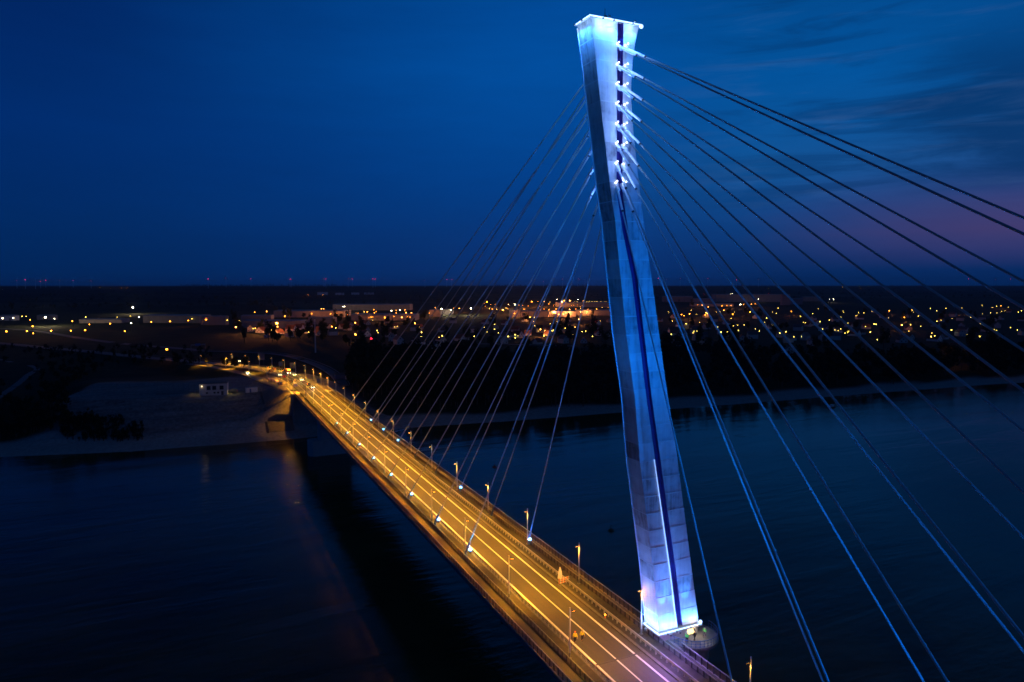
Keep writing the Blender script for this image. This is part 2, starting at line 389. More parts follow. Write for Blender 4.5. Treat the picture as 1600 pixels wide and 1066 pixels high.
def build_ground():
    xs = axis([(-30000, -8000, 5000), (-8000, -1500, 900), (-1500, -260, 90), (-260, -90, 12), (-90, 110, 3.2), (110, 320, 9), (320, 800, 24), (800, 3000, 150), (3000, 9000, 800), (9000, 30000, 5000)])
    ys = axis([(-2000, -380, 540), (-380, 280, 60), (280, 320, 8), (320, 356, 3), (356, 408, .9), (408, 480, 3), (480, 760, 9), (760, 1700, 40), (1700, 4000, 150), (4000, 10000, 500), (10000, 45000, 5000)])
    v = [(x, y, ground(x, y)) for y in ys for x in xs]; nx = len(xs)
    f = [(j * nx + i, j * nx + i + 1, (j + 1) * nx + i + 1, (j + 1) * nx + i) for j in range(len(ys) - 1) for i in range(nx - 1)]
    me = bpy.data.meshes.new('ground'); me.from_pydata(v, [], f); me.update()
    ca = me.color_attributes.new('cover', 'FLOAT_COLOR', 'POINT')
    for k, (x, y, z) in enumerate(v):
        d = y - shore(x)
        soil = sstep(-74, -62, x + 6 * math.sin(y * .09)) * (1 - sstep(80, 100, x)) * sstep(12, 18, d) * (1 - sstep(112 + 10 * math.sin(x * .12), 138 + 10 * math.sin(x * .12), d))
        sand = (1 - sstep(17 + 4 * math.sin(x * .07), 25 + 4 * math.sin(x * .07), d))
        ca.data[k].color = (soil, sand, sstep(1200, 2200, y), 1)
    me.materials.append(M['ground'])
    for p in me.polygons: p.use_smooth = True
    o = bpy.data.objects.new('ground', me); col.objects.link(o); tag(o, kind='structure')
build_ground()
wb = MB(); wb.quad((-30000, -360, 0), (30000, -360, 0), (30000, 372, 0), (-30000, 372, 0))
# the far-left reach where the bank bends away
tag(wb.build('river_water', M['water']), kind='structure')

def ribbon(path, width, zoff=.0, sub=6):
    pts = [Vector(p) for p in path]; out = []
    for i in range(len(pts) - 1):                                        # Catmull-Rom
        p0, p1, p2, p3 = pts[max(0, i - 1)], pts[i], pts[i + 1], pts[min(len(pts) - 1, i + 2)]
        for k in range(sub):
            t = k / sub
            out.append(.5 * ((2 * p1) + (p2 - p0) * t + (2 * p0 - 5 * p1 + 4 * p2 - p3) * t * t + (3 * p1 - p0 - 3 * p2 + p3) * t ** 3))
    out.append(pts[-1]); L = []; Rr = []
    for i, p in enumerate(out):
        d = (out[min(i + 1, len(out) - 1)] - out[max(0, i - 1)]); d.z = 0; d.normalize(); n = Vector((-d.y, d.x, 0))
        L.append(p + n * width / 2 + Vector((0, 0, zoff))); Rr.append(p - n * width / 2 + Vector((0, 0, zoff)))
    return L, Rr, out
def road_strip(name, path, width, m, zoff=.0, kind='structure', parent=None, side=0.0, thick=.3):
    L, Rr, c = ribbon(path, width, zoff); b = MB()
    if side:
        L2, R2, _ = ribbon(path, 2 * abs(side) + width, zoff); L3, R3, _ = ribbon(path, 2 * abs(side) - width, zoff)
        L, Rr = (L2, L3) if side > 0 else (R3, R2)
    dz = Vector((0, 0, -thick))
    b.rings([[l, r, r + dz, l + dz] for l, r in zip(L, Rr)])
    o = b.build(name, m, parent)
    if kind: tag(o, kind=kind)
    return o

# ------------------------------------------------------------------ the bridge
Y0, Y1 = 10.0, 371.0
bridge = empty('road_bridge', (56.8, 90, 0)); tag(bridge, 'long straight road bridge deck with orange-lit lanes crossing the dark river', 'bridge')
def bpart(mb, name, m, parent=None, **k):
    o = mb.build(name, m, **k); o.parent = bridge; o.matrix_parent_inverse = Matrix.Translation((-56.8, -90, 0)); return o
b = MB()                                                                 # box girder with sloped webs and cantilevers
prof = [(46.3, 18.98), (67.5, 18.98), (67.5, 18.3), (64.6, 17.9), (62.2, 15.6), (51.4, 15.6), (49.0, 17.9), (46.3, 18.3)]
ys = [Y0 + (Y1 - Y0) * k / 40 for k in range(41)]
b.rings([[(x, y, z) for x, z in prof] for y in ys]); bpart(b, 'deck_girder', M['dark_concrete'])
b = MB(); b.box(52.3, 61.6, 84.1, Y1, 18.9, 19.02); bpart(b, 'road_surface', M['asphalt'])
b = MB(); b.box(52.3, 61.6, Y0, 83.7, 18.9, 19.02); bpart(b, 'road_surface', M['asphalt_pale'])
b = MB(); b.box(52.3, 61.6, 83.72, 84.08, 18.9, 19.03); bpart(b, 'expansion_joint', M['dark_steel'])
for x, wd in ((53.25, .34), (56.8, .24), (60.25, .34)):
    b = MB(); b.box(x - wd / 2, x + wd / 2, Y0, Y1, 18.95, 19.026); bpart(b, 'lane_marking', M['line'])
for x0, x1, top, m, nm in ((46.75, 49.2, 19.14, 'walk', 'walkway'), (65.55, 67.1, 19.2, 'walk', 'walkway'), (49.2, 51.75, 19.2, 'strip_dark', 'verge_strip'), (51.77, 52.28, 19.2, 'kerb', 'kerb'), (61.62, 62.2, 19.22, 'kerb', 'kerb'), (62.22, 65.55, 19.2, 'strip_dark', 'verge_strip')):
    b = MB(); b.box(x0, x1, Y0, Y1, 18.9, top); bpart(b, nm, M[m], bevel=.03)
for x0, x1 in ((46.2, 46.75), (67.1, 67.6)):
    b = MB(); b.box(x0, x1, Y0, Y1, 18.45, 19.3); bpart(b, 'edge_beam', M['dark_concrete'], bevel=.04)
for y in (104, 190, 262, 330):                                           # cross outriggers carried under the walkways
    b = MB(); b.box(46.5, 67.3, y - .25, y + .25, 17.6, 18.25); bpart(b, 'cross_beam', M['dark_steel'])
# river pier near the far bank
b = MB()
sec = [(44.6, 309.5), (46.2, 307.8), (66.5, 307.8), (68.2, 309.5), (68.2, 313.5), (66.5, 315.2), (46.2, 315.2), (44.6, 313.5)]
b.rings([[(x, y, z) for x, y in sec] for z in (-4, 6.8)])
sec2 = [(56.4 + (x - 56.4) * .62, 311.5 + (y - 311.5) * .6) for x, y in sec]
b.rings([[(x, y, z) for x, y in sec2] for z in (6.8, 15.7)]); bpart(b, 'pier', M['pier'], bevel=.15)
b = MB(); b.box(46.4, 67.4, 369.5, 376, -1, 15.55); b.box(46.4, 67.4, 371.05, 376, 15.55, 18.97); bpart(b, 'abutment', M['concrete'], bevel=.1)
for x0, x1 in ((45.6, 46.38), (67.42, 68.2)):
    b = MB()
    b.poly([(x0, 368, 0), (x0, 396, 14), (x0, 396, 19.2), (x0, 368, 19.2)]); b.poly([(x1, 368, 19.2), (x1, 396, 19.2), (x1, 396, 14), (x1, 368, 0)])
    for q in (((368, 0), (368, 19.2)), ((368, 19.2), (396, 19.2)), ((396, 19.2), (396, 14)), ((396, 14), (368, 0))):
        (a, c), (d, e) = q; b.quad((x0, a, c), (x0, d, e), (x1, d, e), (x1, a, c))
    bpart(b, 'wing_wall', M['concrete'])
# barriers and railings
def guardrail(x, y0, y1, zt, label, faces):
    t = empty('guard_rail', (x, (y0 + y1) / 2, DZ)); tag(t, label, 'guard rail', 'guard rails beside the bridge road')
    beam = MB(); n = 1
    pr = [(0, -.16), (.045, -.12), (.045, -.05), (0, 0), (.045, .05), (.045, .12), (0, .16), (-.02, .16), (-.02, -.16)]
    beam.rings([[(faces * p[0], y - (y0 + y1) / 2, zt - DZ - .2 + p[1]) for p in (pr if faces > 0 else pr[::-1])] for y in (y0, y1)])
    beam.build('rail_beam', M['rail_steel'], t)
    top = MB(); top.box(-.08, .08, y0 - (y0 + y1) / 2, y1 - (y0 + y1) / 2, zt - DZ - .02, zt - DZ + .06); top.build('top_rail', M['rail_steel'], t)
    post = MB(); y = y0 + .5
    while y < y1:
        post.box(-.06 - faces * .09, .06 - faces * .09, y - (y0 + y1) / 2 - .07, y - (y0 + y1) / 2 + .07, .15, zt - DZ - .03); y += 1.33
    tag(post.build('posts', M['rail_steel'], t), kind='stuff')
guardrail(52.1, Y0, 372, 20.0, 'steel guard rail on the left-hand side of the orange road', 1)
guardrail(62.9, Y0, 372, 20.1, 'steel guard rail on the right-hand side of the orange road', -1)
def railing(x, y0, y1, h, z, label, m='dark_steel', mt='steel', gap=.19):
    yc = (y0 + y1) / 2; t = empty('railing', (x, yc, z)); tag(t, label, 'railing', 'pedestrian railings along the bridge')
    a = MB(); a.box(-.055, .055, y0 - yc, y1 - yc, h - .09, h); a.build('handrail', M[mt], t)
    a = MB(); a.box(-.03, .03, y0 - yc, y1 - yc, .12, .18); a.box(-.03, .03, y0 - yc, y1 - yc, h - .3, h - .25); a.build('cross_rail', M[m], t)
    a = MB(); y = y0 + .4
    while y < y1 - .1: a.box(-.06, .06, y - yc - .1, y - yc + .1, 0, h - .09); y += 1.33
    tag(a.build('posts', M[m], t), kind='stuff')
    a = MB(); y = y0 + .4
    while y < y1 - .1:
        a.box(-.018, .018, y - yc - .02, y - yc + .02, .18, h - .3); y += gap
    tag(a.build('balusters', M['infill'], t), kind='stuff')
railing(46.5, Y0, 368, 1.2, 19.3, 'outer railing at the left-hand edge of the footway, nearest the viewer', mt='pale_steel')
railing(49.4, Y0, 368, 1.15, 19.2, 'inner railing between the left-hand footway and the lamp posts')
railing(65.45, Y0, 368, 1.0, 19.22, 'inner railing on the right-hand side between lamp posts and narrow walkway')
railing(67.3, 91.5, 368, 1.2, 19.3, 'outer railing along the right-hand deck edge, running from the pylon to the far bank', mt='pale_steel')
railing(67.3, Y0, 81.5, 1.2, 19.3, 'short outer railing on the right-hand deck edge in front of the pylon platform', mt='pale_steel')

# ------------------------------------------------------------------ the pylon
XL = [(21, 65.45), (31.5, 64.1), (49.3, 61.2), (59, 60.15), (68.5, 58.45), (85.4, 56.2), (89.5, 55.4), (100.2, 53.75), (108.5, 52.55), (113.4, 51.7)]
XR = [(21, 73.4), (29.4, 71.85), (50.5, 68.05), (62.7, 65.5), (74.5, 63.35), (85.2, 61.25), (89.8, 60.5), (95.8, 59.55), (100, 58.95), (104, 58.65), (108, 58.8), (111, 59.25), (113.4, 59.85)]
GX = [(21, 69.6), (30.8, 68.0), (58.9, 62.75), (77.5, 59.7), (84, 58.0), (89, 57.0), (92, 56.85), (113.4, 56.7)]
YF, YB = 84.8, 88.3
PY = Vector((69, 86.5, 19))
pylon = empty('bridge_pylon', PY); tag(pylon, 'tall leaning concrete pylon lit white and blue with a dark violet groove', 'bridge tower')
def ppart(mb, name, m, parent=None, **k):
    o = mb.build(name, m, **k); o.parent = parent or pylon
    if parent is None: o.matrix_parent_inverse = Matrix.Translation(-PY)
    return o
def psec(z, off):
    xl, xr, g = lerp_table(XL, z) - off, lerp_table(XR, z) + off, lerp_table(GX, z); f = YF - off; bk = YB + off
    return [(xl, f, z), (g - .5, f, z), (g - .44, YF + .55, z), (g + .44, YF + .55, z), (g + .5, f, z), (xr, f, z), (xr, bk, z), (xl, bk, z)]
zs_ = []
z = 21.0
while z < 113.2:
    z2 = min(z + 2.8, 113.4)
    for k in range(5): zs_.append((z + .06 + (z2 - .16 - z) * k / 4.0, .0 + .018 * k / 4))
    zs_.append((z2 - .09, .03)); zs_.append((z2 + .05, .03)); z = z2
zs_ = [(min(a, 113.4 + i * 1e-4), o) for i, (a, o) in enumerate(zs_)]
sh = MB(); sh.rings([psec(a, o) for a, o in zs_])
for k, f in enumerate(sh.f): pass
n_r = len(zs_)
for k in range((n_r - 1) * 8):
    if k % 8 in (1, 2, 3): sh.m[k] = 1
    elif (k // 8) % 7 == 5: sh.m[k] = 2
shaft = ppart(sh, 'shaft', [M['pylon'], M['groove'], M['seam_highlight']])
b = MB(); xl, xr = lerp_table(XL, 113.4), lerp_table(XR, 113.4)
b.rings([[(xl - .2, YF - .2, z), (xr + .2, YF - .2, z), (xr + .2, YB + .2, z), (xl - .2, YB + .2, z)] for z in (113.42, 113.6)])
b.box(xl + .6, xr - .6, YF + .5, YB - .5, 113.6, 113.95); ppart(b, 'cap', M['pylon'])
b = MB()                                                                 # led line under the cap
pass
for q in ((xl - .26, xr + .26, YF - .27, YF - .205), (xl - .26, xr + .26, YB + .205, YB + .27), (xl - .26, xl - .205, YF - .205, YB + .205), (xr + .205, xr + .26, YF - .205, YB + .205)): b.box(*q, 113.44, 113.58)
ppart(b, 'glow_strip', M['strip'])
b = MB(); b.ball((xr + .3, YF - .2, 113.3), .3, 12); ppart(b, 'corner_lamp', M['strip'], smooth=True)
b = MB(); b.tube((xl + 3.4, YF + 1.6, 114), (xl + 3.4, YF + 1.6, 115.6), .06, .03); b.tube((xl + 3.5, YF + 1.6, 114), (xl + 3.5, YF + 1.6, 114.6), .25); b.tube((xl + 4.1, YF + 1.7, 114), (xl + 4.1, YF + 1.7, 115), .03); ppart(b, 'antenna', M['dark_steel'])
b = MB()                                                                 # plinth
x0, x1 = 65.5, 73.4
b.rings([[(x0 + .1, YF + .1, z), (x1 - .1, YF + .1, z), (x1 - .1, YB - .1, z), (x0 + .1, YB - .1, z)] for z in (9.0, 20.8)])
ppart(b, 'plinth', M['concrete'], bevel=.05)
b = MB()
for q in ((x0 - .35, x1 + .35, YF - .38, YF - .2), (x0 - .35, x1 + .35, YB + .2, YB + .38), (x0 - .38, x0 - .2, YF - .2, YB + .2), (x1 + .2, x1 + .38, YF - .2, YB + .2)): b.box(*q, 20.72, 20.8)
ppart(b, 'glow_strip', M['strip'])
b = MB(); b.box(x0 - .4, x1 + .4, YF - .4, YB + .4, 20.45, 20.68); ppart(b, 'ledge', M['concrete'])
b = MB(); b.ball((x1 + .3, YF - .1, 21.0), .28, 12); ppart(b, 'corner_lamp', M['strip'], smooth=True)
b = MB()                                                                 # glowing trim stands in for uplight left of the groove, lower third
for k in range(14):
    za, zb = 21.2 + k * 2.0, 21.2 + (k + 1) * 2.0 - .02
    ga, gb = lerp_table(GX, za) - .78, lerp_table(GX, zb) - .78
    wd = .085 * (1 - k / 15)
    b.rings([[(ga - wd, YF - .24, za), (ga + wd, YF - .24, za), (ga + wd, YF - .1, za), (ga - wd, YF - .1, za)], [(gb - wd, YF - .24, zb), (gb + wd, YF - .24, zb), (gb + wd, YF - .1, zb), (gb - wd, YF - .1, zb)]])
ppart(b, 'glow_strip', M['groove_trim_glow'])
b = MB()                                                                 # pale trim added for the light-catching rim at the rear left corner
b.path_tube([(lerp_table(XL, z) - .12, YB + .02, z) for z in range(21, 114, 2)], .09, 6); ppart(b, 'lit_rim_trim', M['sleeve'])
b = MB(); b.box(71.2, 72.7, YF - .02, YF + .14, 19.3, 20.4); ppart(b, 'door', M['door_glow'])
# flood lamps that wash the shaft from its foot and its head
BW = (.03, .25, 1.0)
GW = (.3, .55, 1.0)
def wash(loc, aim, e, cone, blend=.5, size=.12, c=BW):
    fx = MB(); a = Vector(aim).normalized(); p = Vector(loc)
    fx.tube(p - a * .28, p - a * .04, .12, .15, 10); ppart(fx, 'floodlight', M['dark_steel'])
    l = lamp('SPOT', 'flood_beam', None, loc, e, c, size, aim, cone, blend); l.parent = pylon; l.matrix_parent_inverse = Matrix.Translation(-PY)
LEAN = -.148
def glow(loc, e, c=GW):
    l = lamp('POINT', 'flood_glow', None, loc, e, c, .15); l.parent = pylon; l.matrix_parent_inverse = Matrix.Translation(-PY)
for fx_ in (66.4, 68.2, 71.0, 72.7): wash((fx_, YF - .95, 21.1), (LEAN, .05, 1), 1900, 130); glow((fx_, YF - .95, 21.45), 180 if fx_ < 69 else 40)
for fy in (85.5, 87.4): wash((x0 - .95, fy, 21.1), (LEAN, 0, 1), 3400, 130); glow((x0 - .95, fy, 21.45), 170)
for fx_ in (66.6, 68.4, 71.2): wash((fx_, YF - 1.5, 21.1), (LEAN, .09, 1), 16000, 30)
wash((x0 - 1.5, 86.5, 21.1), (LEAN + .05, 0, 1), 26000, 30)
for fx_ in (53.2, 55.0, 58.2): wash((fx_, YF - 1.0, 112.9), (.1, .02, -1), 1700, 130); glow((fx_, YF - 1.0, 112.7), 190)
for fy in (85.6, 87.5): wash((xl - .9, fy, 112.9), (.14, 0, -1), 2000, 130); glow((xl - .9, fy, 112.7), 130)
for fx_ in (53.6, 57.8): wash((fx_, YF - 2.0, 112.9), (.08, .12, -1), 6000, 40)
l = lamp('POINT', 'deck_fill', None, (63.0, 79.0, 22.8), 2500, (.42, .24, 1.0), .3); l.parent = pylon; l.matrix_parent_inverse = Matrix.Translation(-PY)  # added fill light without a fixture, tints the near deck violet

# ------------------------------------------------------------------ stay cables
AZ = [110, 107.2, 104.45, 101.7, 98.9, 96.1, 93.3, 90.5]
YFAR = [277, 256.8, 236.3, 215.3, 194, 173.3, 151.3, 131]
YNEAR = [-81.3, -64.8, -48.2, -30.8, -11, 5.5, 26.8, 47]
def cable(k, side, near):
    xa, xd = (56.45, 50.5) if side == 'left' else (57.5, 65.2)
    A = Vector((xa, YF + .1 if near else YB - .05, AZ[k])); B_ = Vector((xd, YNEAR[k] if near else YFAR[k], DZ + 1.0))
    d = (B_ - A); L = d.length; d.normalize()
    lab = f"{_ORD[k]} stay cable from the top {'on the viewer side' if near else 'on the far-bank side'}, {side}-hand deck row"
    t = empty('stay_cable', A); tag(t, lab, 'stay cable', 'stay cables fanning from the pylon')
    sl = 5.4 - .15 * k
    N = 10; sag = .0016 * L
    pts = []
    for i in range(N + 1):
        u = i / N; p = d * (sl * .9 + (L - sl * .9) * u) + Vector((0, 0, -4 * sag * u * (1 - u)))
        pts.append(p)
    c = MB(); u_ = d.orthogonal().normalized(); v_ = d.cross(u_); r = .11
    c.rings([[p + (u_ * math.cos(q) + v_ * math.sin(q)) * r for q in [2 * math.pi * j / 8 for j in range(8)]] for p in pts]); c.build('sheath', M['cable'], t, smooth=True)
    c = MB(); c.tube(d * .5, d * sl, .165, .165, 10); c.build('sleeve', M['sleeve'], t, smooth=True)
    c = MB(); c.tube(d * sl, d * (sl + .3), .19, .15, 10); c.build('collar', M['dark_steel'], t)
    c = MB(); c.tube(d * (L - 3.0), d * (L + .3), .19, .19, 10); c.tube(d * (L + .25), d * L + Vector((0, 0, -1.05)), .26, .34, 10); c.build('deck_anchor', M['blue_steel'], t)
    if near:                                                             # cast anchor head on the pylon with its two small lamps
        for sx, sz in ((-.42 if side == 'left' else -.1, .28), (-.12 if side == 'left' else .38, .55)):
            h = MB(); h.ball(A + Vector((sx, -.35, sz)), .1, 10); ppart(h, 'anchor_lamp', M['anchor_led'], smooth=True)
    h = MB(); h.tube(A - d * .3, A + d * .75, .36, .3, 12); h.tube(A + d * .75, A + d * .95, .33, .33, 12); ppart(h, 'anchor_socket', M['sleeve'])
for near in (True, False):
    for side in ('left', 'right'):
        for k in range(8): cable(k, side, near)
for k in range(8):                                                       # light of the anchor lamps
    l = lamp('POINT', 'anchor_glow', None, (55.5, YB + 2.2, AZ[k] - 1), 160, (.1, .3, 1.0), .25); l.parent = pylon; l.matrix_parent_inverse = Matrix.Translation(-PY)
    l = lamp('POINT', 'anchor_glow', None, (56.3, YF - 1.9, AZ[k] + .6), 230, (.24, .42, 1.0), .25); l.parent = pylon; l.matrix_parent_inverse = Matrix.Translation(-PY)

# ------------------------------------------------------------------ blue floodlights at the deck anchors
def flood_proto():
    t = empty('flood_light')
    a = MB(); a.box(-.05, .05, -.3, -.22, 0, .55); a.box(-.05, .05, .22, .3, 0, .55); a.box(-.09, .09, -.3, .3, 0, .06); a.build('bracket', M['dark_steel'], t)
    a = MB(); a.tube((0, 0, .35), (0, 0, .78), .2, .32, 12); a.build('housing', M['dark_steel'], t)
    a = MB(); a.ball((0, 0, .84), .38, 12, .8); a.build('lens', M['blue_lens'], t, smooth=True)
    return t
fl0 = flood_proto(); used = False
BLUE = (.0, .19, 1.0)
TARGET = Vector((60, 86, 70))
for side, xd in (('left', 50.9), ('right', 64.8)):
    for k in range(8):
        for near in (False, True):
            if near and k < 2: continue
            if not near and side == 'right' and k in (3, 4, 6): continue
            y = (YNEAR[k] + 1.6) if near else YFAR[k] - 1.4
            t = fl0 if not used else copy_tree(fl0); used = True
            t.location = (xd, y, DZ + .75 + .25)
            n = (8 - k)
            tag(t, f"blue-white floodlight at the {_ORD[n-1]} cable foot from the pylon, {side}-hand row" + (' on the near span' if near else ' towards the far bank'), 'floodlight', 'blue floodlights at the cable feet')
            tgt = TARGET + Vector((0, 0, (-30 + 7 * k) if near else (-20 + 6 * k)))
            lamp('SPOT', 'flood_beam', t, (0, 0, 1.1), (75000 if side == 'left' else 100000) if near else (60000 if side == 'left' and k > 4 else 9000), BLUE if near else (.0, .2, 1.0), .3, tgt - Vector(t.location), 34, .6)
            if not near: lamp('POINT', 'flood_spill', t, (0, 0, 1.3), 50, (.05, .3, 1.0), .3)

# ------------------------------------------------------------------ street lamps on the bridge
SOD = (1.0, .40, .014)
def lamp_proto(s):                                                       # s = direction of the arm (towards the road)
    t = empty('street_lamp')
    a = MB(); a.box(-.22, .22, -.22, .22, 0, .1); a.tube((0, 0, .1), (0, 0, .9), .14, .13, 10); a.build('base', M['steel'], t)
    a = MB(); a.tube((0, 0, .9), (0, 0, 8.05), .12, .085, 10); a.build('pole', M['pale_steel'], t, smooth=True)
    a = MB(); a.tube((0, 0, 7.3), (s * .85, 0, 7.42), .045, .04, 8); a.build('arm', M['dark_steel'], t)
    a = MB(); a.box(s * .6 - .3, s * .6 + .3, -.15, .15, 7.42, 7.52); h = a.build('lamp_head', M['dark_steel'], t)
    a = MB(); a.box(s * .6 - .24, s * .6 + .24, -.11, .11, 7.385, 7.415); a.build('lamp_glass', M['sodium'], h)
    return t
LY = [64.8 + 22.1 * k for k in range(24)]
pr = {'right': lamp_proto(-1), 'left': lamp_proto(1)}; first = {'right': True, 'left': True}
for side in ('right', 'left'):
    for k, y in enumerate(LY):
        x, z = (65.0 if side == 'right' else 50.3), DZ + .2
        if y > 371:
            r = min(ROAD, key=lambda p: abs(p[1] - y)); x = lerp_table([(p[1], p[0]) for p in ROAD], y) + (8.2 if side == 'right' else -14.5 if y > 440 else -10); z = lerp_table([(p[1], p[2]) for p in ROAD], y) - .3
            if side == 'left' and k % 2 == 0 and k > 17: continue
        if side == 'right' and k == 1: y += 1.4; x = 64.55
        t = pr[side] if first[side] else copy_tree(pr[side]); first[side] = False
        t.location = (x, y, z)
        tag(t, f"{_ORD[k]} sodium street lamp from the viewer in the {side}-hand row of the bridge road", 'street lamp', 'sodium street lamps along the bridge')
        s = -1 if side == 'right' else 1
        pw = 7200 * (.22 if k < 2 else .75 if k == 2 else 2.0 if y > 371 else 1)
        for fa in ((-1, 1, 0) if y < 371 else (0,)): lamp('SPOT', 'lamp_light', t, (s * (.42 if s < 0 else .8), 0, 6.98), pw * ((1.25 if s > 0 else .4) if fa == 0 and y < 371 else .9 if fa else 1.1), SOD, .1, (s * (.34 if fa else .22), fa * .78, -1), 88 if fa else 122, .7)
        lamp('POINT', 'lamp_glow', t, (s * .34, 0, 6.7), 210, (1, .45, .05), .06)

# ------------------------------------------------------------------ viewing platform at the foot of the pylon
plat = empty('viewing_platform', (72.0, 85.2, 18.9)); tag(plat, 'round concrete viewing platform with a blue railing beside the foot of the pylon', 'platform')
a = MB(); a.lathe((0, 0, 0), [(2.6, -1.0), (4.4, -.4), (4.5, -.35), (4.5, .05), (4.4, .1)], 40); a.build('slab', M['dark_concrete'], plat)
a = MB(); a.lathe((0, -.8, 0), [(2.4, -20), (2.2, -6), (2.6, -1.0)], 28); a.build('stem', M['concrete'], plat, smooth=True)
ring = [Vector((4.4 * math.cos(q), 4.4 * math.sin(q), 0)) for q in [R(-172 + 180 * k / 40) for k in range(41)]]
a = MB()
for zz, rr in ((1.25, .06), (.75, .03), (.3, .03)): a.path_tube([p + Vector((0, 0, zz)) for p in ring], rr, 6)
a.build('railing', M['blue_steel'], plat)
a = MB()
for p in ring[::2]: a.tube(p, p + Vector((0, 0, 1.25)), .035, .035, 6)
tag(a.build('railing_posts', M['blue_steel'], plat), kind='stuff')
lamp('POINT', 'door_lamp', pylon, (72.2 - 69, YF - 1.2 - 86.5, 2.0), 130, (1, .72, .3), .1)

# ------------------------------------------------------------------ people
def person(name, loc, rz, top, legs, helmet, lean=0.0, stride=.18, h=1.78, arms=(.18, .1)):
    t = empty(name, loc, rz); k = h / 1.78
    def skin(nm, verts, edges, rad, m, root=0):
        me = bpy.data.meshes.new(nm); me.from_pydata([Vector(v) * k for v in verts], edges, []); me.materials.append(m)
        o = bpy.data.objects.new(nm, me); col.objects.link(o); o.parent = t
        md = o.modifiers.new('skin', 'SKIN'); md.use_smooth_shade = True
        for d, r in zip(me.skin_vertices[0].data, rad): d.radius = (r[0] * k, r[1] * k) if isinstance(r, tuple) else (r * k, r * k); d.use_root = False
        me.skin_vertices[0].data[root].use_root = True
        sb = o.modifiers.new('sub', 'SUBSURF'); sb.levels = 1; sb.render_levels = 2
        return o
    s, a0, a1 = stride, *arms
    V = [(0, 0, .95), (0, .01, 1.15), (0, .0 + lean, 1.38), (0, .01 + lean, 1.5), (0, .02 + lean, 1.6), (0, .02 + lean, 1.72)]
    Ed = [(0, 1), (1, 2), (2, 3), (3, 4), (4, 5)]; rad = [(.15, .11), (.14, .1), (.17, .1), .055, .075, .08]
    for sd in (-1, 1):
        i = len(V); f = s * sd
        V += [(.1 * sd, 0, .88), (.11 * sd, f * .5 + .02, .5), (.12 * sd, f, .1), (.12 * sd, f + .15, .05)]
        Ed += [(0, i), (i, i + 1), (i + 1, i + 2), (i + 2, i + 3)]; rad += [.09, .062, .045, .04]
        i = len(V); g = a0 * -sd
        V += [(.2 * sd, lean, 1.42), (.27 * sd, g * .4 + lean, 1.15), (.28 * sd, g + .1 + lean, .92), (.28 * sd, g + .14 + lean, .84)]
        Ed += [(2, i), (i, i + 1), (i + 1, i + 2), (i + 2, i + 3)]; rad += [.06, .046, .036, .03]
        w_ = len(V) - 1
        for fi, (dx, dl) in enumerate(((-.03, .075), (-.01, .09), (.01, .085), (.03, .07))):
            j = len(V); V += [(.28 * sd + dx, g + .17 + lean, .84 - dl * .5), (.28 * sd + dx, g + .16 + lean, .84 - dl)]; Ed += [(w_, j), (j, j + 1)]; rad += [.009, .008]
        j = len(V); V += [(.28 * sd - .05 * sd, g + .2 + lean, .82)]; Ed += [(w_, j)]; rad += [.01]
    skin('body', V, Ed, rad, M['skin'])
    J = [(0, .0, .9), (0, .01, 1.15), (0, lean, 1.38), (0, lean + .01, 1.47)]; je = [(0, 1), (1, 2), (2, 3)]; jr = [(.19, .14), (.185, .135), (.2, .13), .08]
    for sd in (-1, 1):
        i = len(J); g = a0 * -sd
        J += [(.2 * sd, lean, 1.42), (.27 * sd, g * .4 + lean, 1.15), (.28 * sd, g + .08 + lean, .95)]; je += [(2, i), (i, i + 1), (i + 1, i + 2)]; jr += [.085, .07, .055]
    skin('jacket', J, je, jr, top, 1)
    T = [(0, 0, .95)]; te = []; tr = [(.17, .13)]
    for sd in (-1, 1):
        i = len(T); f = s * sd
        T += [(.1 * sd, 0, .86), (.11 * sd, f * .5 + .02, .5), (.12 * sd, f, .12)]; te += [(0, i), (i, i + 1), (i + 1, i + 2)]; tr += [.115, .085, .07]
    skin('trousers', T, te, tr, legs)
    a = MB(); c = Vector((0, .02 + lean, 1.7)) * k
    a.lathe(c, [(.135, 0), (.13, .05), (.1, .11), (.05, .14), (.005, .15)], 14); a.build('helmet' if helmet else 'hair', helmet or M['hair'], t, smooth=True)
    a = MB(); a.box(-.045 * k, -.02 * k, (.09 + lean) * k, (.11 + lean) * k, 1.655 * k, 1.67 * k); a.box(.02 * k, .045 * k, (.09 + lean) * k, (.11 + lean) * k, 1.655 * k, 1.67 * k); a.build('eyes', M['black'], t)
    a = MB(); a.box(-.012 * k, .012 * k, (.09 + lean) * k, (.125 + lean) * k, 1.61 * k, 1.645 * k); a.build('nose', M['skin'], t)
    for sd in (-1, 1):
        a = MB(); a.box(.12 * sd * k - .05, .12 * sd * k + .05, s * sd * k - .06, s * sd * k + .2, 0, .1); a.build('shoe', M['black'], t, bevel=.03)
    return t
p1 = at(898.5, 1004, 19.02); p2 = at(909.5, 1001, 19.02)
tag(person('person', p1, R(160), M['hivis'], M['navy'], M['orange'], .02, .2, 1.85), 'worker in yellow hi-vis jacket and dark trousers walking nearest the left road line', 'person', 'road workers on the bridge')
tag(person('person', p2, R(175), M['hivis'], M['navy'], M['hivis'], .0, .14, 1.85), 'worker in bright yellow hi-vis jacket standing nearest the centre road line', 'person', 'road workers on the bridge')
tag(person('person', (71.3, 83.2, 19.0), R(20), M['navy'], M['navy'], None, .0, .1), 'person in dark clothes standing on the platform before the lit doorway', 'person', 'people on the viewing platform')
tag(person('person', (73.6, 83.5, 19.0), R(120), M['green'], M['navy'], None, .02, .1), 'person in green hi-vis jacket on the platform beside the railing', 'person', 'people on the viewing platform')
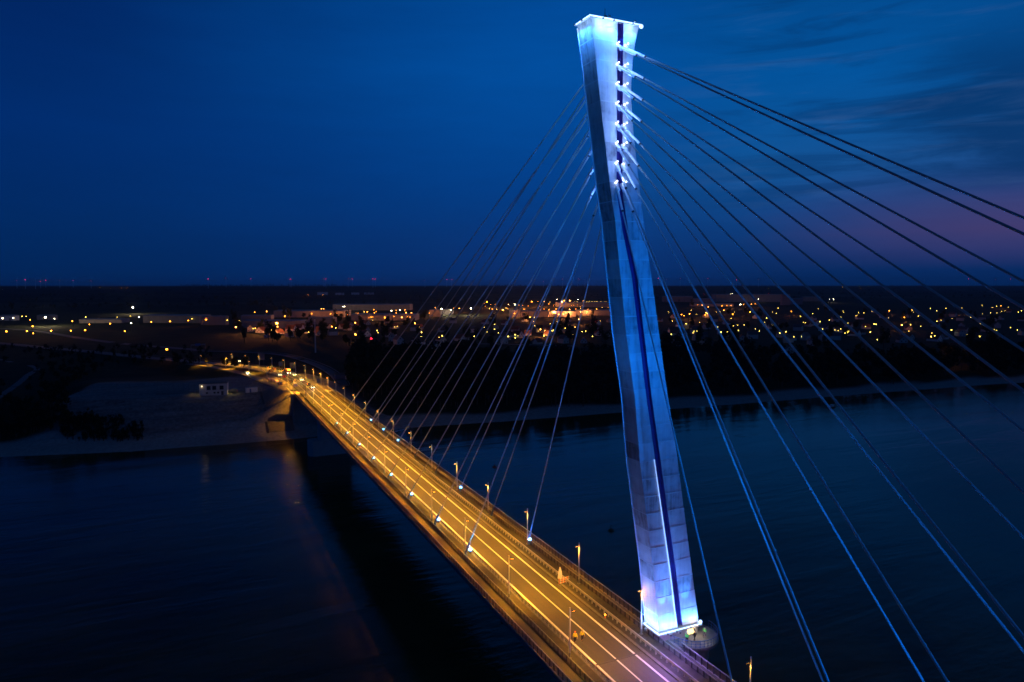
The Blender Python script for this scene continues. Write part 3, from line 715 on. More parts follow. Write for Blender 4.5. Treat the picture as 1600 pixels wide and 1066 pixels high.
tag(person('person', (69.8, 83.3, 19.0), R(-60), M['green'], M['navy'], M['white'], .02, .1), 'person in green hi-vis jacket and pale helmet at the inner side of the platform', 'person', 'people on the viewing platform')

# ------------------------------------------------------------------ road works furniture
def cone_lamp(p, label):
    t = empty('warning_lamp', p); tag(t, label, 'warning lamp', 'amber warning lamps on the bridge road')
    a = MB(); a.box(-.22, .22, -.22, .22, 0, .05); a.tube((0, 0, .05), (0, 0, .6), .16, .05, 12); a.build('cone', M['orange'], t)
    a = MB(); a.ball((0, 0, .72), .13, 10); a.build('lamp_lens', M['amber'], t, smooth=True)
for px, py, lb in ((945.5, 967, 'amber warning lamp at the right kerb beyond the two workers'), (546.5, 677.5, 'amber warning lamp on the left lane far down the bridge'), (514, 636.5, 'amber warning lamp in the middle of the road near the stopped cars')):
    cone_lamp(at(px, py, 19.03), lb)
pb = at(881, 913, 19.02)
t = empty('road_barricade', pb, R(8)); tag(t, 'low orange and white road barricade standing at the right-hand kerb', 'barricade')
for z0 in (.35, .75, 1.1):
    a = MB()
    for k in range(8):
        a.cur = k % 2; a.box(-1.2 + .3 * k, -.9 + .3 * k, -.03, .03, z0, z0 + .22)
    a.build('board', [M['orange'], M['white']], t)
for sx in (-1, 1):
    a = MB(); a.box(sx * 1.0 - .04, sx * 1.0 + .04, -.09, -.035, 0, 1.4); a.box(sx * 1.0 - .06, sx * 1.0 + .06, -.5, .5, 0, .07); a.build('leg', M['steel'], t)
ps = Vector((62.3, pb.y + 1.2, 19.22)); t = empty('wrapped_sign', ps, R(-20)); tag(t, 'tall road sign wrapped in white film standing behind the orange barricade', 'road sign')
a = MB(); a.rings([[(-.42, -.2, .5), (.42, -.2, .5), (.42, .2, .5), (-.42, .2, .5)], [(-.36, -.16, 1.6), (.36, -.16, 1.6), (.36, .16, 1.6), (-.36, .16, 1.6)], [(-.1, -.06, 2.75), (.1, -.06, 2.75), (.1, .06, 2.75), (-.1, .06, 2.75)]]); a.build('wrapping', M['white'], t, bevel=.06)
a = MB(); a.tube((-.2, 0, 0), (-.2, 0, .5), .05); a.tube((.2, 0, 0), (.2, 0, .5), .05); a.build('leg', M['steel'], t)

# brackets for navigation lights that reach out from the deck edges
def nav_arm(base, s, label, rise=.4, L=7.5):
    t = empty('navigation_light', base); tag(t, label, 'navigation light')
    a = MB(); a.tube((0, 0, 0), (s * L, 0, rise), .11, .08); a.tube((0, 0, -1.2), (s * L * .45, 0, rise * .45), .06); a.build('arm', M['blue_steel'], t)
    a = MB(); a.tube((s * L, 0, rise - .2), (s * L, 0, rise + .5), .22, .2, 12); a.build('lantern', M['glass'], t)
nav_arm((67.6, 258, 18.9), 1, 'thin navigation light arm reaching out from the right-hand deck edge far along the bridge', .9, 8.5)
nav_arm((46.2, 82.5, 16.9), -1, 'blue navigation light arm under the left-hand deck edge at the bottom of the picture', -.3, 9)

# ------------------------------------------------------------------ vehicles
PAINT = {}
def paint(name, c):
    if name not in PAINT: PAINT[name] = mat('car_paint_' + name, c, .3, .1, coat=.6)
    return PAINT[name]
def car_mesh(L, W, H, van=False):
    pr = ([(-L / 2, .35), (-L / 2, .75), (-L / 2 + .1, H), (L * .22, H), (L * .38, .98), (L / 2 - .05, .85), (L / 2, .45), (L / 2 - .05, .28), (-L / 2 + .05, .28)] if van else
          [(-L / 2, .4), (-L / 2, .85), (-L * .42, .95), (-L * .3, H), (L * .08, H), (L * .24, .93), (L / 2 - .1, .78), (L / 2, .5), (L / 2 - .05, .28), (-L / 2 + .05, .28)])
    b_ = MB(); sec = []
    for x, ins in ((-W / 2, .16), (-W / 2 + .09, 0), (W / 2 - .09, 0), (W / 2, .16)):
        sec.append([(x * (1 - (.12 if z > 1.0 else 0)), y * (1 - ins * .08), z if z < 1.0 else z - ins * .1) for y, z in pr])
    b_.rings(sec); return b_
def make_car(colname, c, van=False):
    t = empty('parked_car'); L, W, H = (5.2, 1.95, 2.1) if van else (4.4, 1.78, 1.46)
    car_mesh(L, W, H, van).build('body', paint(colname, c), t, bevel=.05)
    z0, z1 = (1.2, 1.85) if van else (.98, 1.36)
    for s in (-1, 1):
        a = MB(); x = s * W / 2 * .885
        a.poly([(x, -L * .36, z0), (x, L * .2, z0), (x, L * .06, z1), (x, -L * .3, z1)][::s]); a.build('side_window', M['glass'], t)
    a = MB()
    ya, yb = (L * .37, L * .235) if van else (L * .235, L * .09)
    a.quad((-W * .4, ya, z0 - .02), (W * .4, ya, z0 - .02), (W * .36, yb, z1), (-W * .36, yb, z1)); o = a.build('windscreen', M['glass'], t); o.location = (0, .03, .03)
    for sx in (-1, 1):
        for sy in (-.31, .31):
            wv = MB(); wv.tube((sx * W / 2 - .11, sy * L, .32), (sx * W / 2 + .02, sy * L, .32), .32, .32, 14); wh = wv.build('wheel', M['black'], t)
            wv = MB(); wv.tube((sx * W / 2 + .01, sy * L, .32), (sx * W / 2 + .03, sy * L, .32), .18, .18, 10); wv.build('rim', M['steel'], wh)
        a = MB(); a.box(sx * W * .36 - .16, sx * W * .36 + .16, L / 2 - .1, L / 2 + .01, .6, .75); a.build('headlight', M['glass'], t)
        a = MB(); a.box(sx * W * .38 - .13, sx * W * .38 + .13, -L / 2 - .01, -L / 2 + .08, .72, .88); a.build('tail_light', M['tail'], t)
    return t
def lit(t):
    for ch in t.children:
        if ch.name.startswith('headlight'): ch.data = ch.data.copy(); ch.data.materials[0] = M['head']
CARS = [  # px, py (wheels), colour name, colour, van, faces viewer, headlights, label
 (488, 606.5, 'silver', (.45, .45, .46), 0, 1, 1, 'silver car with lights on, nearest of the cars waiting on the right lane'),
 (482.5, 602.5, 'black', (.02, .02, .025), 0, 1, 0, 'black car directly behind the nearest silver car on the right lane'),
 (475.5, 598.5, 'sand', (.5, .42, .3), 0, 1, 0, 'pale beige car third in the queue on the right lane'),
 (470.5, 594.5, 'white', (.75, .75, .74), 0, 1, 1, 'white car with bright headlights fourth in the queue on the right lane'),
 (465.5, 590.3, 'grey', (.2, .2, .21), 0, 1, 0, 'grey car fifth in the queue on the right lane'),
 (459, 586.5, 'cream', (.68, .62, .5), 0, 1, 1, 'cream car with glaring headlights just in front of the orange truck'),
 (461, 604.5, 'ivory', (.72, .7, .66), 1, 0, 0, 'white van standing at the left edge of the road by the bridge end'),
 (455.5, 597.5, 'graphite', (.05, .05, .06), 0, 0, 0, 'dark car in the middle of the road beside the white van'),
 (443.5, 590.2, 'red', (.4, .03, .02), 0, 0, 0, 'dark red car in the left lane behind the bridge end'),
 (436.2, 587, 'pearl', (.78, .76, .7), 0, 1, 1, 'pale car with shining headlights alone in the left lane'),
 (421.5, 594.8, 'beige', (.55, .47, .33), 0, 0, 0, 'beige car at the left end of the parked group by the grass island'),
 (427, 596, 'lilac', (.4, .38, .44), 0, 0, 0, 'lilac grey car in the middle of the parked group by the grass island'),
 (432, 597.6, 'offwhite', (.7, .7, .66), 0, 0, 0, 'off-white car at the right end of the parked group by the grass island'),
 (437.5, 601, 'blue', (.05, .1, .26), 0, 0, 0, 'dark blue car standing closest to the bridge abutment'),
 (423.5, 581, 'bronze', (.3, .2, .1), 0, 1, 0, 'bronze car on the far road before the bend'),
 (428.5, 577.5, 'rust', (.45, .16, .06), 0, 1, 0, 'rust coloured car farthest back on the right side of the road'),
]
for px, py, cn, c, van, fv, hl, lb in CARS:
    p = at(px, py, 19.0)
    r, zz = near_path(ROAD, p.x, p.y); r2, zz2 = near_path(SLIP, p.x, p.y)
    if p.y > 371: p = at(px, py, (zz if r < r2 + 3 else zz2) + .02)
    t = make_car(cn, c, bool(van)); t.location = p
    slope = lerp_table([(371, 0), (430, .06), (480, .18), (560, .35)], p.y)
    t.rotation_euler = (0, 0, (math.pi if fv else 0) + slope + rnd.uniform(-.05, .05))
    tag(t, lb, 'van' if van else 'car', 'vehicles stopped at the far end of the bridge')
    if van: t.name = 'parked_van'
    if hl:
        lit(t); lamp('SPOT', 'headlight_beam', t, (0, 2.4, .7), 1500, (1, .85, .55), .1, (0, 1, -.12), 60, .5)
p = at(450.5, 584, 18.9); t = empty('works_truck', p, math.pi + .04); tag(t, 'orange works truck with a glowing orange board in the queue at the far end', 'truck', 'vehicles stopped at the far end of the bridge')
a = MB(); a.box(-1.2, 1.2, -3.2, 1.4, .9, 3.1); a.build('box_body', M['orange'], t, bevel=.08)
a = MB(); a.rings([[(-1.15, 1.5, .6), (1.15, 1.5, .6), (1.15, 3.3, .6), (-1.15, 3.3, .6)], [(-1.15, 1.5, 1.7), (1.15, 1.5, 1.7), (1.15, 3.3, 1.6), (-1.15, 3.3, 1.6)], [(-1.05, 1.5, 2.6), (1.05, 1.5, 2.6), (1.05, 2.8, 2.6), (-1.05, 2.8, 2.6)]]); a.build('cab', M['orange'], t, bevel=.06)
a = MB(); a.quad((-1.0, 3.22, 1.75), (1.0, 3.22, 1.75), (.95, 2.86, 2.45), (-.95, 2.86, 2.45)); o = a.build('windscreen', M['glass'], t); o.location = (0, .06, .02)
for sx in (-1, 1):
    for sy in (-2.2, 2.3):
        wv = MB(); wv.tube((sx * 1.2 - .15, sy, .5), (sx * 1.2 + .15, sy, .5), .5, .5, 14); wv.build('wheel', M['black'], t)
    a = MB(); a.box(sx * .85 - .15, sx * .85 + .15, 3.28, 3.34, .8, 1.0); a.build('headlight', M['head'], t)
a = MB(); a.box(-.8, .8, 2.0, 2.3, 2.62, 2.95); a.build('beacon_bar', M['amber'], t)

# ------------------------------------------------------------------ roads on the far bank
road_strip('approach_road', ROAD, 13.0, M['road'], .0)
road_strip('slip_road', SLIP, 6.5, M['road'], .02)
for s in (-3.45, 0, 3.45): road_strip('road_line', ROAD[:9], .18, M['line'], .012, side=s if s else 0, thick=.02)
g = lambda pts, dz: [tuple(on_ground(x, y, dz) + Vector((0, 0, dz))) for x, y in pts]
LOOP = g([(303, 548), (330, 549), (370, 550), (420, 552.5), (452, 557), (480, 565), (503, 574), (520, 584), (531, 594), (536, 603)], .25)
road_strip('loop_road', LOOP, 7.5, M['asphalt_pale'], .1)
FARR = g([(0, 513.5), (40, 516), (75, 520), (110, 526), (150, 532), (200, 538), (260, 543), (312, 547)], .25)
road_strip('far_road', FARR, 11, M['asphalt_pale'], .1)
road_strip('farm_track', g([(-10, 625), (12, 611), (30, 598), (45, 585), (58, 577), (46, 571)], .2), 4.2, M['kerb'], .08)
road_strip('farm_track', g([(-10, 561), (0, 562), (18, 566)], .2), 4.0, M['kerb'], .08)
road_strip('village_road', g([(650, 536), (700, 538), (760, 537.5), (830, 539), (900, 541)], .25), 6, M['road'], .1)
# grass island between the two roads is plain ground; guard rails of the loop road
def road_rail(path, off, label):
    L, Rr, c = ribbon(path, off * 2, .1); pts = L if off > 0 else L
    t = empty('guard_rail', pts[0]); tag(t, label, 'guard rail', 'guard rails of the far roads')
    a = MB(); a.path_tube([p - pts[0] + Vector((0, 0, .75)) for p in pts], .16, 4); a.build('rail_beam', M['steel'], t)
    a = MB()
    for p in pts[::2]: a.tube(p - pts[0] - Vector((0, 0, .4)), p - pts[0] + Vector((0, 0, .75)), .07, .07, 4)
    tag(a.build('posts', M['steel'], t), kind='stuff')
road_rail(LOOP, 4.4, 'steel guard rail along the inner side of the curved loop road')
road_rail([p for p in reversed(LOOP)], 4.4, 'steel guard rail along the outer side of the curved loop road')
road_rail([(p[0], p[1], p[2]) for p in reversed(ROAD[3:10])], 7.0, 'steel guard rail along the right side of the approach road at the bend')

# lining of the slope beside the abutment, with its stair
b = MB(); N = 22
for i in range(N):
    for j in range(4):
        q = []
        for di, dj in ((0, 0), (0, 1), (1, 1), (1, 0)):
            x = 33.2 + (45.4 - 33.2) * (j + dj) / 4; y = shore(x) + 12 + 40 * (i + di) / N; q.append((x, y, ground(x, y) + .5))
        b.poly(q)
o = b.build('slope_paving', mat('slope_paving_stone', (.13, .115, .11), .9, 0, (.2, .175, .165), .8, (1, 1, 1), .5, 2), None); tag(o, kind='structure')
t = empty('stairs', (32.4, 362, 1)); tag(t, 'narrow pale concrete stair running down the river slope beside the abutment', 'stairs')
a = MB()
for i in range(60):
    y = shore(32.4) + 13 + 38 * i / 60; zc = ground(32.4, y); a.box(31.8 - 32.4, 33.0 - 32.4, y - 362, y - 362 + .66, zc - 1 - .3, zc - 1 + .35)
a.build('steps', M['kerb'], t)
for sx in (-.7, .7):
    a = MB(); a.path_tube([(sx, shore(32.4) + 13 + 38 * i / 12 - 362, ground(32.4, shore(32.4) + 13 + 38 * i / 12) - 1 + 1.2) for i in range(13)], .05, 5); a.build('handrail', M['steel'], t)

# control building on the plateau
bp = at(333.5, 617, 17.0); bz = ground(bp.x, bp.y)
t = empty('control_building', (bp.x, bp.y, bz), R(-8)); tag(t, 'white two-storey control building with three dark windows on the river plateau', 'building')
a = MB(); a.box(-7, 7, 0, 7, -.5, 6.3); a.build('wall', M['plaster'], t)
a = MB(); a.box(-7.2, 7.2, -.2, 7.2, 6.3, 6.7); a.build('roof', M['roof_grey'], t, bevel=.05)
for x in (-2.3, .5, 4.2):
    a = MB(); a.box(x - 1.0, x + 1.0, -.06, .1, 3.0, 5.2); f = a.build('window', M['dark_steel'], t)
    a = MB(); a.box(x - .88, x + .88, -.1, -.05, 3.1, 5.1); a.build('pane', M['glass'], f)
for x in (-3.2, .6, 2.4):
    a = MB(); a.box(x - .5, x + .5, -.06, .1, 1.0, 1.9); f = a.build('window', M['glass'], t)
a = MB(); a.box(3.9, 5.1, -.06, .1, 0, 2.2); a.build('door', M['dark_steel'], t)
a = MB(); a.ball((-5.6, -.35, 5.2), .22, 10); a.build('wall_lamp', emit('wall_lamp_bulb', (1, .75, .4), 5), t)
lamp('POINT', 'wall_light', t, (-5.6, -.9, 5.0), 8, (1, .75, .4), .15)
lamp('SPOT', 'wall_light', t, (-8.6, 3, 3.2), 260, (1, .75, .2), .1, (0, 0, -1), 140, .3); lamp('SPOT', 'wall_light', t, (9.2, 2.5, 3.2), 200, (1, .78, .2), .1, (0, 0, -1), 140, .3)
for x, y in ((-8.6, 3.0), (9.2, 2.5)):
    a = MB(); a.tube((x, y + .4, 0), (x, y + .4, 3.4), .05); a.box(x - .2, x + .2, y - .1, y + .45, 3.3, 3.42); a.build('yard_lamp', M['dark_steel'], t)
a = MB(); q0 = [at(243, 615, 17.2), at(400, 614, 17.2), at(404, 611, 17.2), at(245, 611.4, 17.2)]
a.rings([[Vector((p.x, p.y, ground(p.x, p.y) + z)) for p in q0] for z in (-.4, .38)]); tag(a.build('pavement', M['kerb']), kind='structure')
t = empty('fence', at(275, 611, 17.0)); tag(t, 'row of tall thin fence posts left of the white control building', 'fence'); o0 = Vector(t.location)
for k, px in enumerate((246, 252, 257, 264, 271, 279, 287, 295, 304)):
    q = at(px, 611.5, 17.2); a = MB(); a.tube((q.x - o0.x, q.y - o0.y, -.6), (q.x - o0.x, q.y - o0.y, 4.6), .09, .07, 6); a.build('post', M['steel'], t)
a = MB(); a.path_tube([(at(px, 611.5, 17.2).x - o0.x, at(px, 611.5, 17.2).y - o0.y, 1.6) for px in (246, 304)], .04, 5); a.build('wire', M['steel'], t)
q = at(393, 612.5, 17.2); t = empty('site_container', (q.x, q.y, ground(q.x, q.y)), R(5)); tag(t, 'pale site container between the control building and the road', 'container')
a = MB(); a.box(-3, 3, -1.2, 1.2, .1, 2.8)
for k in range(24): a.box(-2.95 + k * .25, -2.85 + k * .25, -1.24, -1.2, .2, 2.7)
a.build('body', M['white'], t); a = MB(); a.box(-3.05, 3.05, -1.27, 1.25, 2.8, 2.92); a.build('roof', M['steel'], t); a = MB(); a.box(-1.2, -.3, -1.3, -1.245, .15, 2.2); a.build('door', M['blue_steel'], t)
q = at(363, 613, 17.2); t = make_car('midnight', (.02, .025, .04), True); t.location = (q.x, q.y, ground(q.x, q.y) + .4); t.rotation_euler = (0, 0, R(80)); t.name = 'parked_van'; tag(t, 'dark van parked at the right-hand corner of the control building', 'van')
q = at(385.5, 583, 17.9); t = make_car('ash', (.5, .5, .5)); r2, z2 = near_path(SLIP, q.x, q.y); t.location = (q.x, q.y, z2 + .02); t.rotation_euler = (0, 0, math.pi + .2); lit(t); tag(t, 'lone car with headlights on, on the slip road left of the grass island', 'car', 'vehicles stopped at the far end of the bridge')
lamp('SPOT', 'headlight_beam', t, (0, 2.4, .7), 1500, (1, .85, .55), .1, (0, 1, -.12), 60, .5)
q = at(372.5, 564.5, 15.4); t = make_car('pale', (.6, .6, .6)); r2, z2 = near_path(ROAD, q.x, q.y); t.location = (q.x, q.y, z2 + .02); t.rotation_euler = (0, 0, math.pi + .35); lit(t); tag(t, 'car with headlights on coming round the bend of the approach road', 'car', 'vehicles stopped at the far end of the bridge')

# masts, signs, gantry
def sign_panel(px, py, wd, hg, zc, label, m='blue_steel', dz=4.0):
    p = at(px, py, zc + dz); z = ground(p.x, p.y); t = empty('road_sign', (p.x, p.y, z), R(-20)); tag(t, label, 'road sign', 'road signs at the bridge end'); H = zc + dz - z
    a = MB(); a.box(-wd / 2, wd / 2, -.05, .05, H - hg / 2, H + hg / 2); a.build('panel', M[m], t, bevel=.02)
    for s in (-1, 1):
        a = MB(); a.tube((s * wd * .35, .1, 0), (s * wd * .35, .1, H + hg * .4), .07); a.build('post', M['steel'], t)
sign_panel(408.5, 557, 5.0, 6.0, 10, 'large pale blue road sign standing inside the curve of the loop road', 'shed', 6)
sign_panel(438.5, 568.5, 2.6, 2.8, 15, 'small blue road sign left of the orange truck', 'blue_steel')
sign_panel(456.5, 571.5, 3.0, 4.0, 15, 'tall grey road sign between the first two far lamp posts', 'shed', 4)
sign_panel(498, 595, 2.0, 2.4, 17, 'small blue sign beside the road behind a lamp post near the bridge end', 'blue_steel', 3)
p = on_ground(493, 551, 0); t = empty('lattice_mast', p); tag(t, 'tall slender pale mast standing alone in the dark field behind the loop road', 'mast')
a = MB(); a.tube((0, 0, 0), (0, 0, 33), .75, .35, 10); a.build('pole', M['pale_steel'], t)
a = MB(); a.tube((0, 0, 31), (0, 0, 33.6), .9, .9, 10); a.build('antenna', M['pale_steel'], t)
p = on_ground(310, 551, 0); t = empty('sign_gantry', p, R(20)); tag(t, 'steel sign gantry over the road at the far left bend', 'gantry')
for s in (-1, 1):
    a = MB(); a.tube((s * 7, 0, 0), (s * 7, 0, 8.5), .2); a.build('post', M['steel'], t)
a = MB(); a.box(-7, 7, -.3, .3, 7.6, 8.4); a.build('beam', M['steel'], t); a = MB(); a.box(-3, 2, -.45, -.32, 6.8, 9.2); a.build('panel', M['blue_steel'], t)
q = on_ground(541, 592, 0); t = empty('site_hut', q, R(-5)); tag(t, 'dark blue site hut beside the end of the loop road', 'hut')
a = MB(); a.box(-8, 8, -3, 3, 0, 3.6); a.build('wall', M['blue_steel'], t); a = MB(); a.rings([[(-8.2, -3.2, 3.6), (8.2, -3.2, 3.6), (8.2, 3.2, 3.6), (-8.2, 3.2, 3.6)], [(-8.2, -.1, 4.6), (8.2, -.1, 4.6), (8.2, .1, 4.6), (-8.2, .1, 4.6)]]); a.build('roof', M['roof_grey'], t); a = MB(); a.box(-1, 0, -3.06, -2.98, 0, 2.2); a.build('door', M['white'], t)

# buoys and a small moored boat
for px, py, m, lb in ((955, 829, 'green', 'small dark green buoy on the river left of the pylon'), (773, 730, 'tail_dark', 'small dark red buoy on the river behind the bridge lamps')):
    q = at(px, py, 0); t = empty('river_buoy', q); tag(t, lb, 'buoy')
    mm = mat('buoy_' + m, (.02, .08, .04) if m == 'green' else (.2, .02, .02), .5)
    a = MB(); a.lathe((0, 0, 0), [(.3, -.4), (.95, -.2), (1.0, .15), (.85, .4), (.3, .6)], 16); a.build('float', mm, t, smooth=True); a = MB(); a.tube((0, 0, .5), (0, 0, 1.9), .2, .06, 8); a.build('topmark', mm, t)
q = at(1298, 637, 0); t = empty('moored_boat', q, R(8)); tag(t, 'small boat lying in the dark water close to the far right bank', 'boat')
a = MB(); a.rings([[(-4, -.2, .7), (-4, .2, .7), (-4, .15, -.3), (-4, -.15, -.3)], [(-2, -1.2, .7), (-2, 1.2, .7), (-2, .9, -.4), (-2, -.9, -.4)], [(3.5, -1.2, .6), (3.5, 1.2, .6), (3.5, 1.0, -.4), (3.5, -1.0, -.4)]]); a.build('hull', M['roof'], t); a = MB(); a.box(0, 2.4, -.8, .8, .62, 1.8); a.build('cabin', M['white'], t, bevel=.05)

# ------------------------------------------------------------------ trees and woods
def crown_faces(mb, c, rx, rz, n, size, rr):
    """leaf clumps through an uneven volume"""
    lobes = [(Vector((rr.uniform(-.55, .55) * rx, rr.uniform(-.55, .55) * rx, rr.uniform(-.5, .55) * rz)), rr.uniform(.38, .62)) for _ in range(6)]
    for _ in range(n):
        lc, lr = rr.choice(lobes)
        d = Vector((rr.gauss(0, 1), rr.gauss(0, 1), rr.gauss(0, 1))).normalized() * (rr.random() ** .45) * lr
        p = Vector(c) + lc + Vector((d.x * rx, d.y * rx, d.z * rz))
        nrm = (d + Vector((rr.uniform(-.6, .6), rr.uniform(-.6, .6), rr.uniform(-.2, .9)))).normalized(); u = nrm.orthogonal().normalized(); v = nrm.cross(u); s = size * rr.uniform(.6, 1.3)
        k = [p + u * s, p + v * s * .8 + nrm * s * .25, p - u * s, p - v * s * .8 - nrm * s * .2]
        mb.poly(k)
def tree_proto(seed, h, rx):
    rr = random.Random(seed); t = empty('leafy_tree'); a = MB(); a.tube((0, 0, -.4), (0, 0, h * .45), h * .028, h * .018, 7)
    for k in range(5):
        q = k * 1.3 + rr.random(); z = h * rr.uniform(.3, .45); a.tube((0, 0, z), (math.cos(q) * rx * .6, math.sin(q) * rx * .6, z + h * .25), h * .012, h * .005, 5)
    a.build('trunk', M['bark'], t); a = MB(); crown_faces(a, (0, 0, h * .62), rx, h * .4, 420, rx * .17, rr); a.build('crown', M['leaf'], t); return t
protos = [tree_proto(11, 12, 4.5), tree_proto(12, 16, 5), tree_proto(13, 9, 4), tree_proto(14, 20, 4.2)]
free = list(protos)
def plant_tree(p, kind, sc, label, group):
    t = protos[kind]
    if t in free: free.remove(t)
    else: t = copy_tree(t)
    t.location = p; t.scale = (sc, sc, sc * rnd.uniform(.9, 1.15)); t.rotation_euler = (0, 0, rnd.uniform(0, 6.28)); tag(t, label, 'tree', group)
VT = 'dark leafy tree among the houses and halls beyond the river wood'
cnt = 0; tries = 0
while cnt < 150 and tries < 3000:
    tries += 1
    px, py = rnd.uniform(380, 1600), rnd.uniform(488, 552)
    if px < 560 and py > 545: continue
    p = on_ground(px, py); plant_tree(p, rnd.choice((0, 1, 2, 3)), rnd.uniform(.8, 1.35), VT, 'trees in the village'); cnt += 1
for px, py, k, sc in ((1082, 480, 1, 1.6), (545, 507, 1, 1.5), (530, 505, 0, 1.4), (372, 516, 1, 1.3), (366, 507, 3, 1.3), (445, 498, 3, 1.2), (452, 499, 3, 1.1)):
    plant_tree(on_ground(px, py), k, sc, VT, 'trees in the village')
for px, py, k, sc, lb in ((381, 575, 0, .75, 'bushy dark tree at the tip of the grass island between the roads'), (366, 577, 2, .9, 'low dark tree beside the slip road above the white building'), (350, 574, 0, .7, 'dark tree left of the lone car on the slip road')):
    plant_tree(on_ground(px, py), k, sc, lb, None)
def wood(name, n, place, h0, h1, seed, faces=70):
    rr = random.Random(seed); a = MB(); k = 0
    while k < n:
        p = place(rr)
        if p is None: continue
        x, y = p; h = rr.uniform(h0, h1); z = ground(x, y)
        a.cur = 0; a.tube((x, y, z - .5), (x, y, z + h * .5), .3, .15, 5)
        a.cur = 1; crown_faces(a, (x, y, z + h * .6), h * .32, h * .42, faces, h * .085, rr); k += 1
    return a.build(name, [M['bark'], M['leaf_far']])
def right_wood(rr):
    x = rr.uniform(92, 760) if rr.random() < .8 else rr.uniform(92, 300); d = 26 + 7 * math.sin(x * .05) + 260 * rr.random() ** 1.5
    y = shore(x) + d
    q = Vector((x, y, 12)) - CAM; v = q.dot(_fw); px = 800 + F_PX * q.dot(_rt) / v; py = 533 - F_PX * q.dot(_up) / v
    if px < 545 or px > 1750: return None
    if py < 552 - 8 * math.sin(px * .013): return None
    if px < 640 and py > 610: return None
    return x, y
tag(wood('river_woodland', 950, right_wood, 12, 20, 21), kind='stuff')
def left_wood(rr):
    px, py = rr.uniform(-120, 330), rr.uniform(546, 692)
    lim = 572 + (px - 200) * .0 if px > 180 else 572 + (180 - px) * .45
    low = py > 655 + (px - 100) * .2 and 0 <= px < 215 and py < 685
    if not (py < min(lim, 692) or px < 105 or low): return None
    if px < 62 and py < 628 and py > 556: 
        if rr.random() < .93: return None
    if py > 690 - px * .06: return None
    p = on_ground(px, py)
    if p.y - shore(p.x) < 24: return None
    return p.x, p.y
tag(wood('river_woodland', 430, left_wood, 4, 9, 22), kind='stuff')
def scrub(rr):
    px, py = rr.uniform(96, 226), rr.uniform(654, 690); p = on_ground(px, py)
    if p.y - shore(p.x) < 15 or py < 640 + (px - 96) * .22: return None
    return p.x, p.y
tag(wood('bank_scrub', 210, scrub, 2.0, 4.6, 23, 60), kind='stuff')
def far_wood(rr):
    y = rr.choice((2300, 3300, 4300, 5600)) + rr.uniform(-120, 160); px = rr.uniform(-60, 1660)
    d = ray(px, 470); x = d.x * y / d.y * 1.0
    if math.sin(x * .0021 + y) < -.1: return None
    return x, y
tag(wood('distant_woodland', 1100, far_wood, 14, 24, 24, 26), kind='stuff')

def skyline_wood(rr):
    y = rr.uniform(8600, 9800); px = rr.uniform(-60, 1660); d = ray(px, 446); x = d.x * y / d.y
    if math.sin(x * .0016) + .6 * math.sin(x * .0047 + 1) < .1: return None
    return x, y
tag(wood('distant_woodland', 420, skyline_wood, 22, 40, 25, 22), kind='stuff')

# ------------------------------------------------------------------ village houses
def house_proto(seed, wd, ln, hw, hr, roofm, wallm):
    t = empty('village_house'); a = MB()
    a.box(-wd / 2, wd / 2, -ln / 2, ln / 2, -.5, hw); a.poly([(-wd / 2, -ln / 2, hw), (wd / 2, -ln / 2, hw), (0, -ln / 2, hw + hr)]); a.poly([(wd / 2, ln / 2, hw), (-wd / 2, ln / 2, hw), (0, ln / 2, hw + hr)]); a.build('wall', M[wallm], t)
    a = MB(); e = .5
    for s in (-1, 1):
        sl = hr / (wd / 2); P = [(s * (wd / 2 + e), hw - e * sl), (0, hw + hr), (0, hw + hr + .3), (s * (wd / 2 + e), hw - e * sl + .3)]
        a.rings([[(x, y, z + .03) for x, z in (P if s < 0 else P[::-1])] for y in (-ln / 2 - e, ln / 2 + e)])
    rf = a.build('roof', M[roofm], t)
    a = MB(); a.box(wd * .15, wd * .15 + .7, ln * .2, ln * .2 + .7, hw + hr * .4, hw + hr + 1); a.build('chimney', M['roof'], rf)
    for x, y0, z0 in ((-wd * .25, -ln / 2, 1.0), (wd * .25, -ln / 2, 1.0), (0, -ln / 2, hw + .3)):
        a = MB(); a.box(x - .6, x + .6, y0 - .05, y0 + .06, z0, z0 + 1.3); a.build('window', M['glass'], t)
    a = MB(); a.box(wd / 2 - .06, wd / 2 + .05, -.5, .5, 0, 2.1); a.build('door', M['bark'], t)
    return t
hp = [house_proto(1, 9, 11, 3.4, 4.2, 'roof', 'plaster'), house_proto(2, 8, 12, 5.6, 3.6, 'roof_grey', 'plaster'), house_proto(3, 11, 13, 3.2, 5.2, 'roof', 'white'), house_proto(4, 7.5, 9, 3.0, 4.0, 'roof', 'plaster')]
hfree = list(hp); placed = []
HL = 'small pale gabled house standing in the dark village beyond the river wood'
def place_house(px, py, kind=None, rz=None):
    p = on_ground(px, py)
    if any((p.x - q.x) ** 2 + (p.y - q.y) ** 2 < 17 ** 2 for q in placed): return False
    placed.append(p); t = rnd.choice(hp) if kind is None else hp[kind]
    if t in hfree: hfree.remove(t)
    else: t = copy_tree(t)
    t.location = p; t.rotation_euler = (0, 0, rz if rz is not None else rnd.choice((.3, .3 + math.pi / 2, 1.1, -.4)) + rnd.uniform(-.2, .2)); tag(t, HL, 'house', 'houses of the village'); return True
for px, py in ((1097, 538), (1158, 533), (1173, 526), (1258, 531), (1230, 555), (1065, 528), (1055, 548), (1062, 552), (678, 546), (805, 518), (825, 524), (858, 522), (936, 524), (880, 536), (912, 536), (840, 538), (1262, 510), (1275, 508), (1470, 503), (1500, 501), (1460, 533), (1475, 530), (1540, 518), (588, 538), (575, 537), (520, 524), (455, 517), (408, 520), (690, 519), (708, 505), (1090, 470 + 62), (1052, 520)):
    place_house(px, py)
n = 0
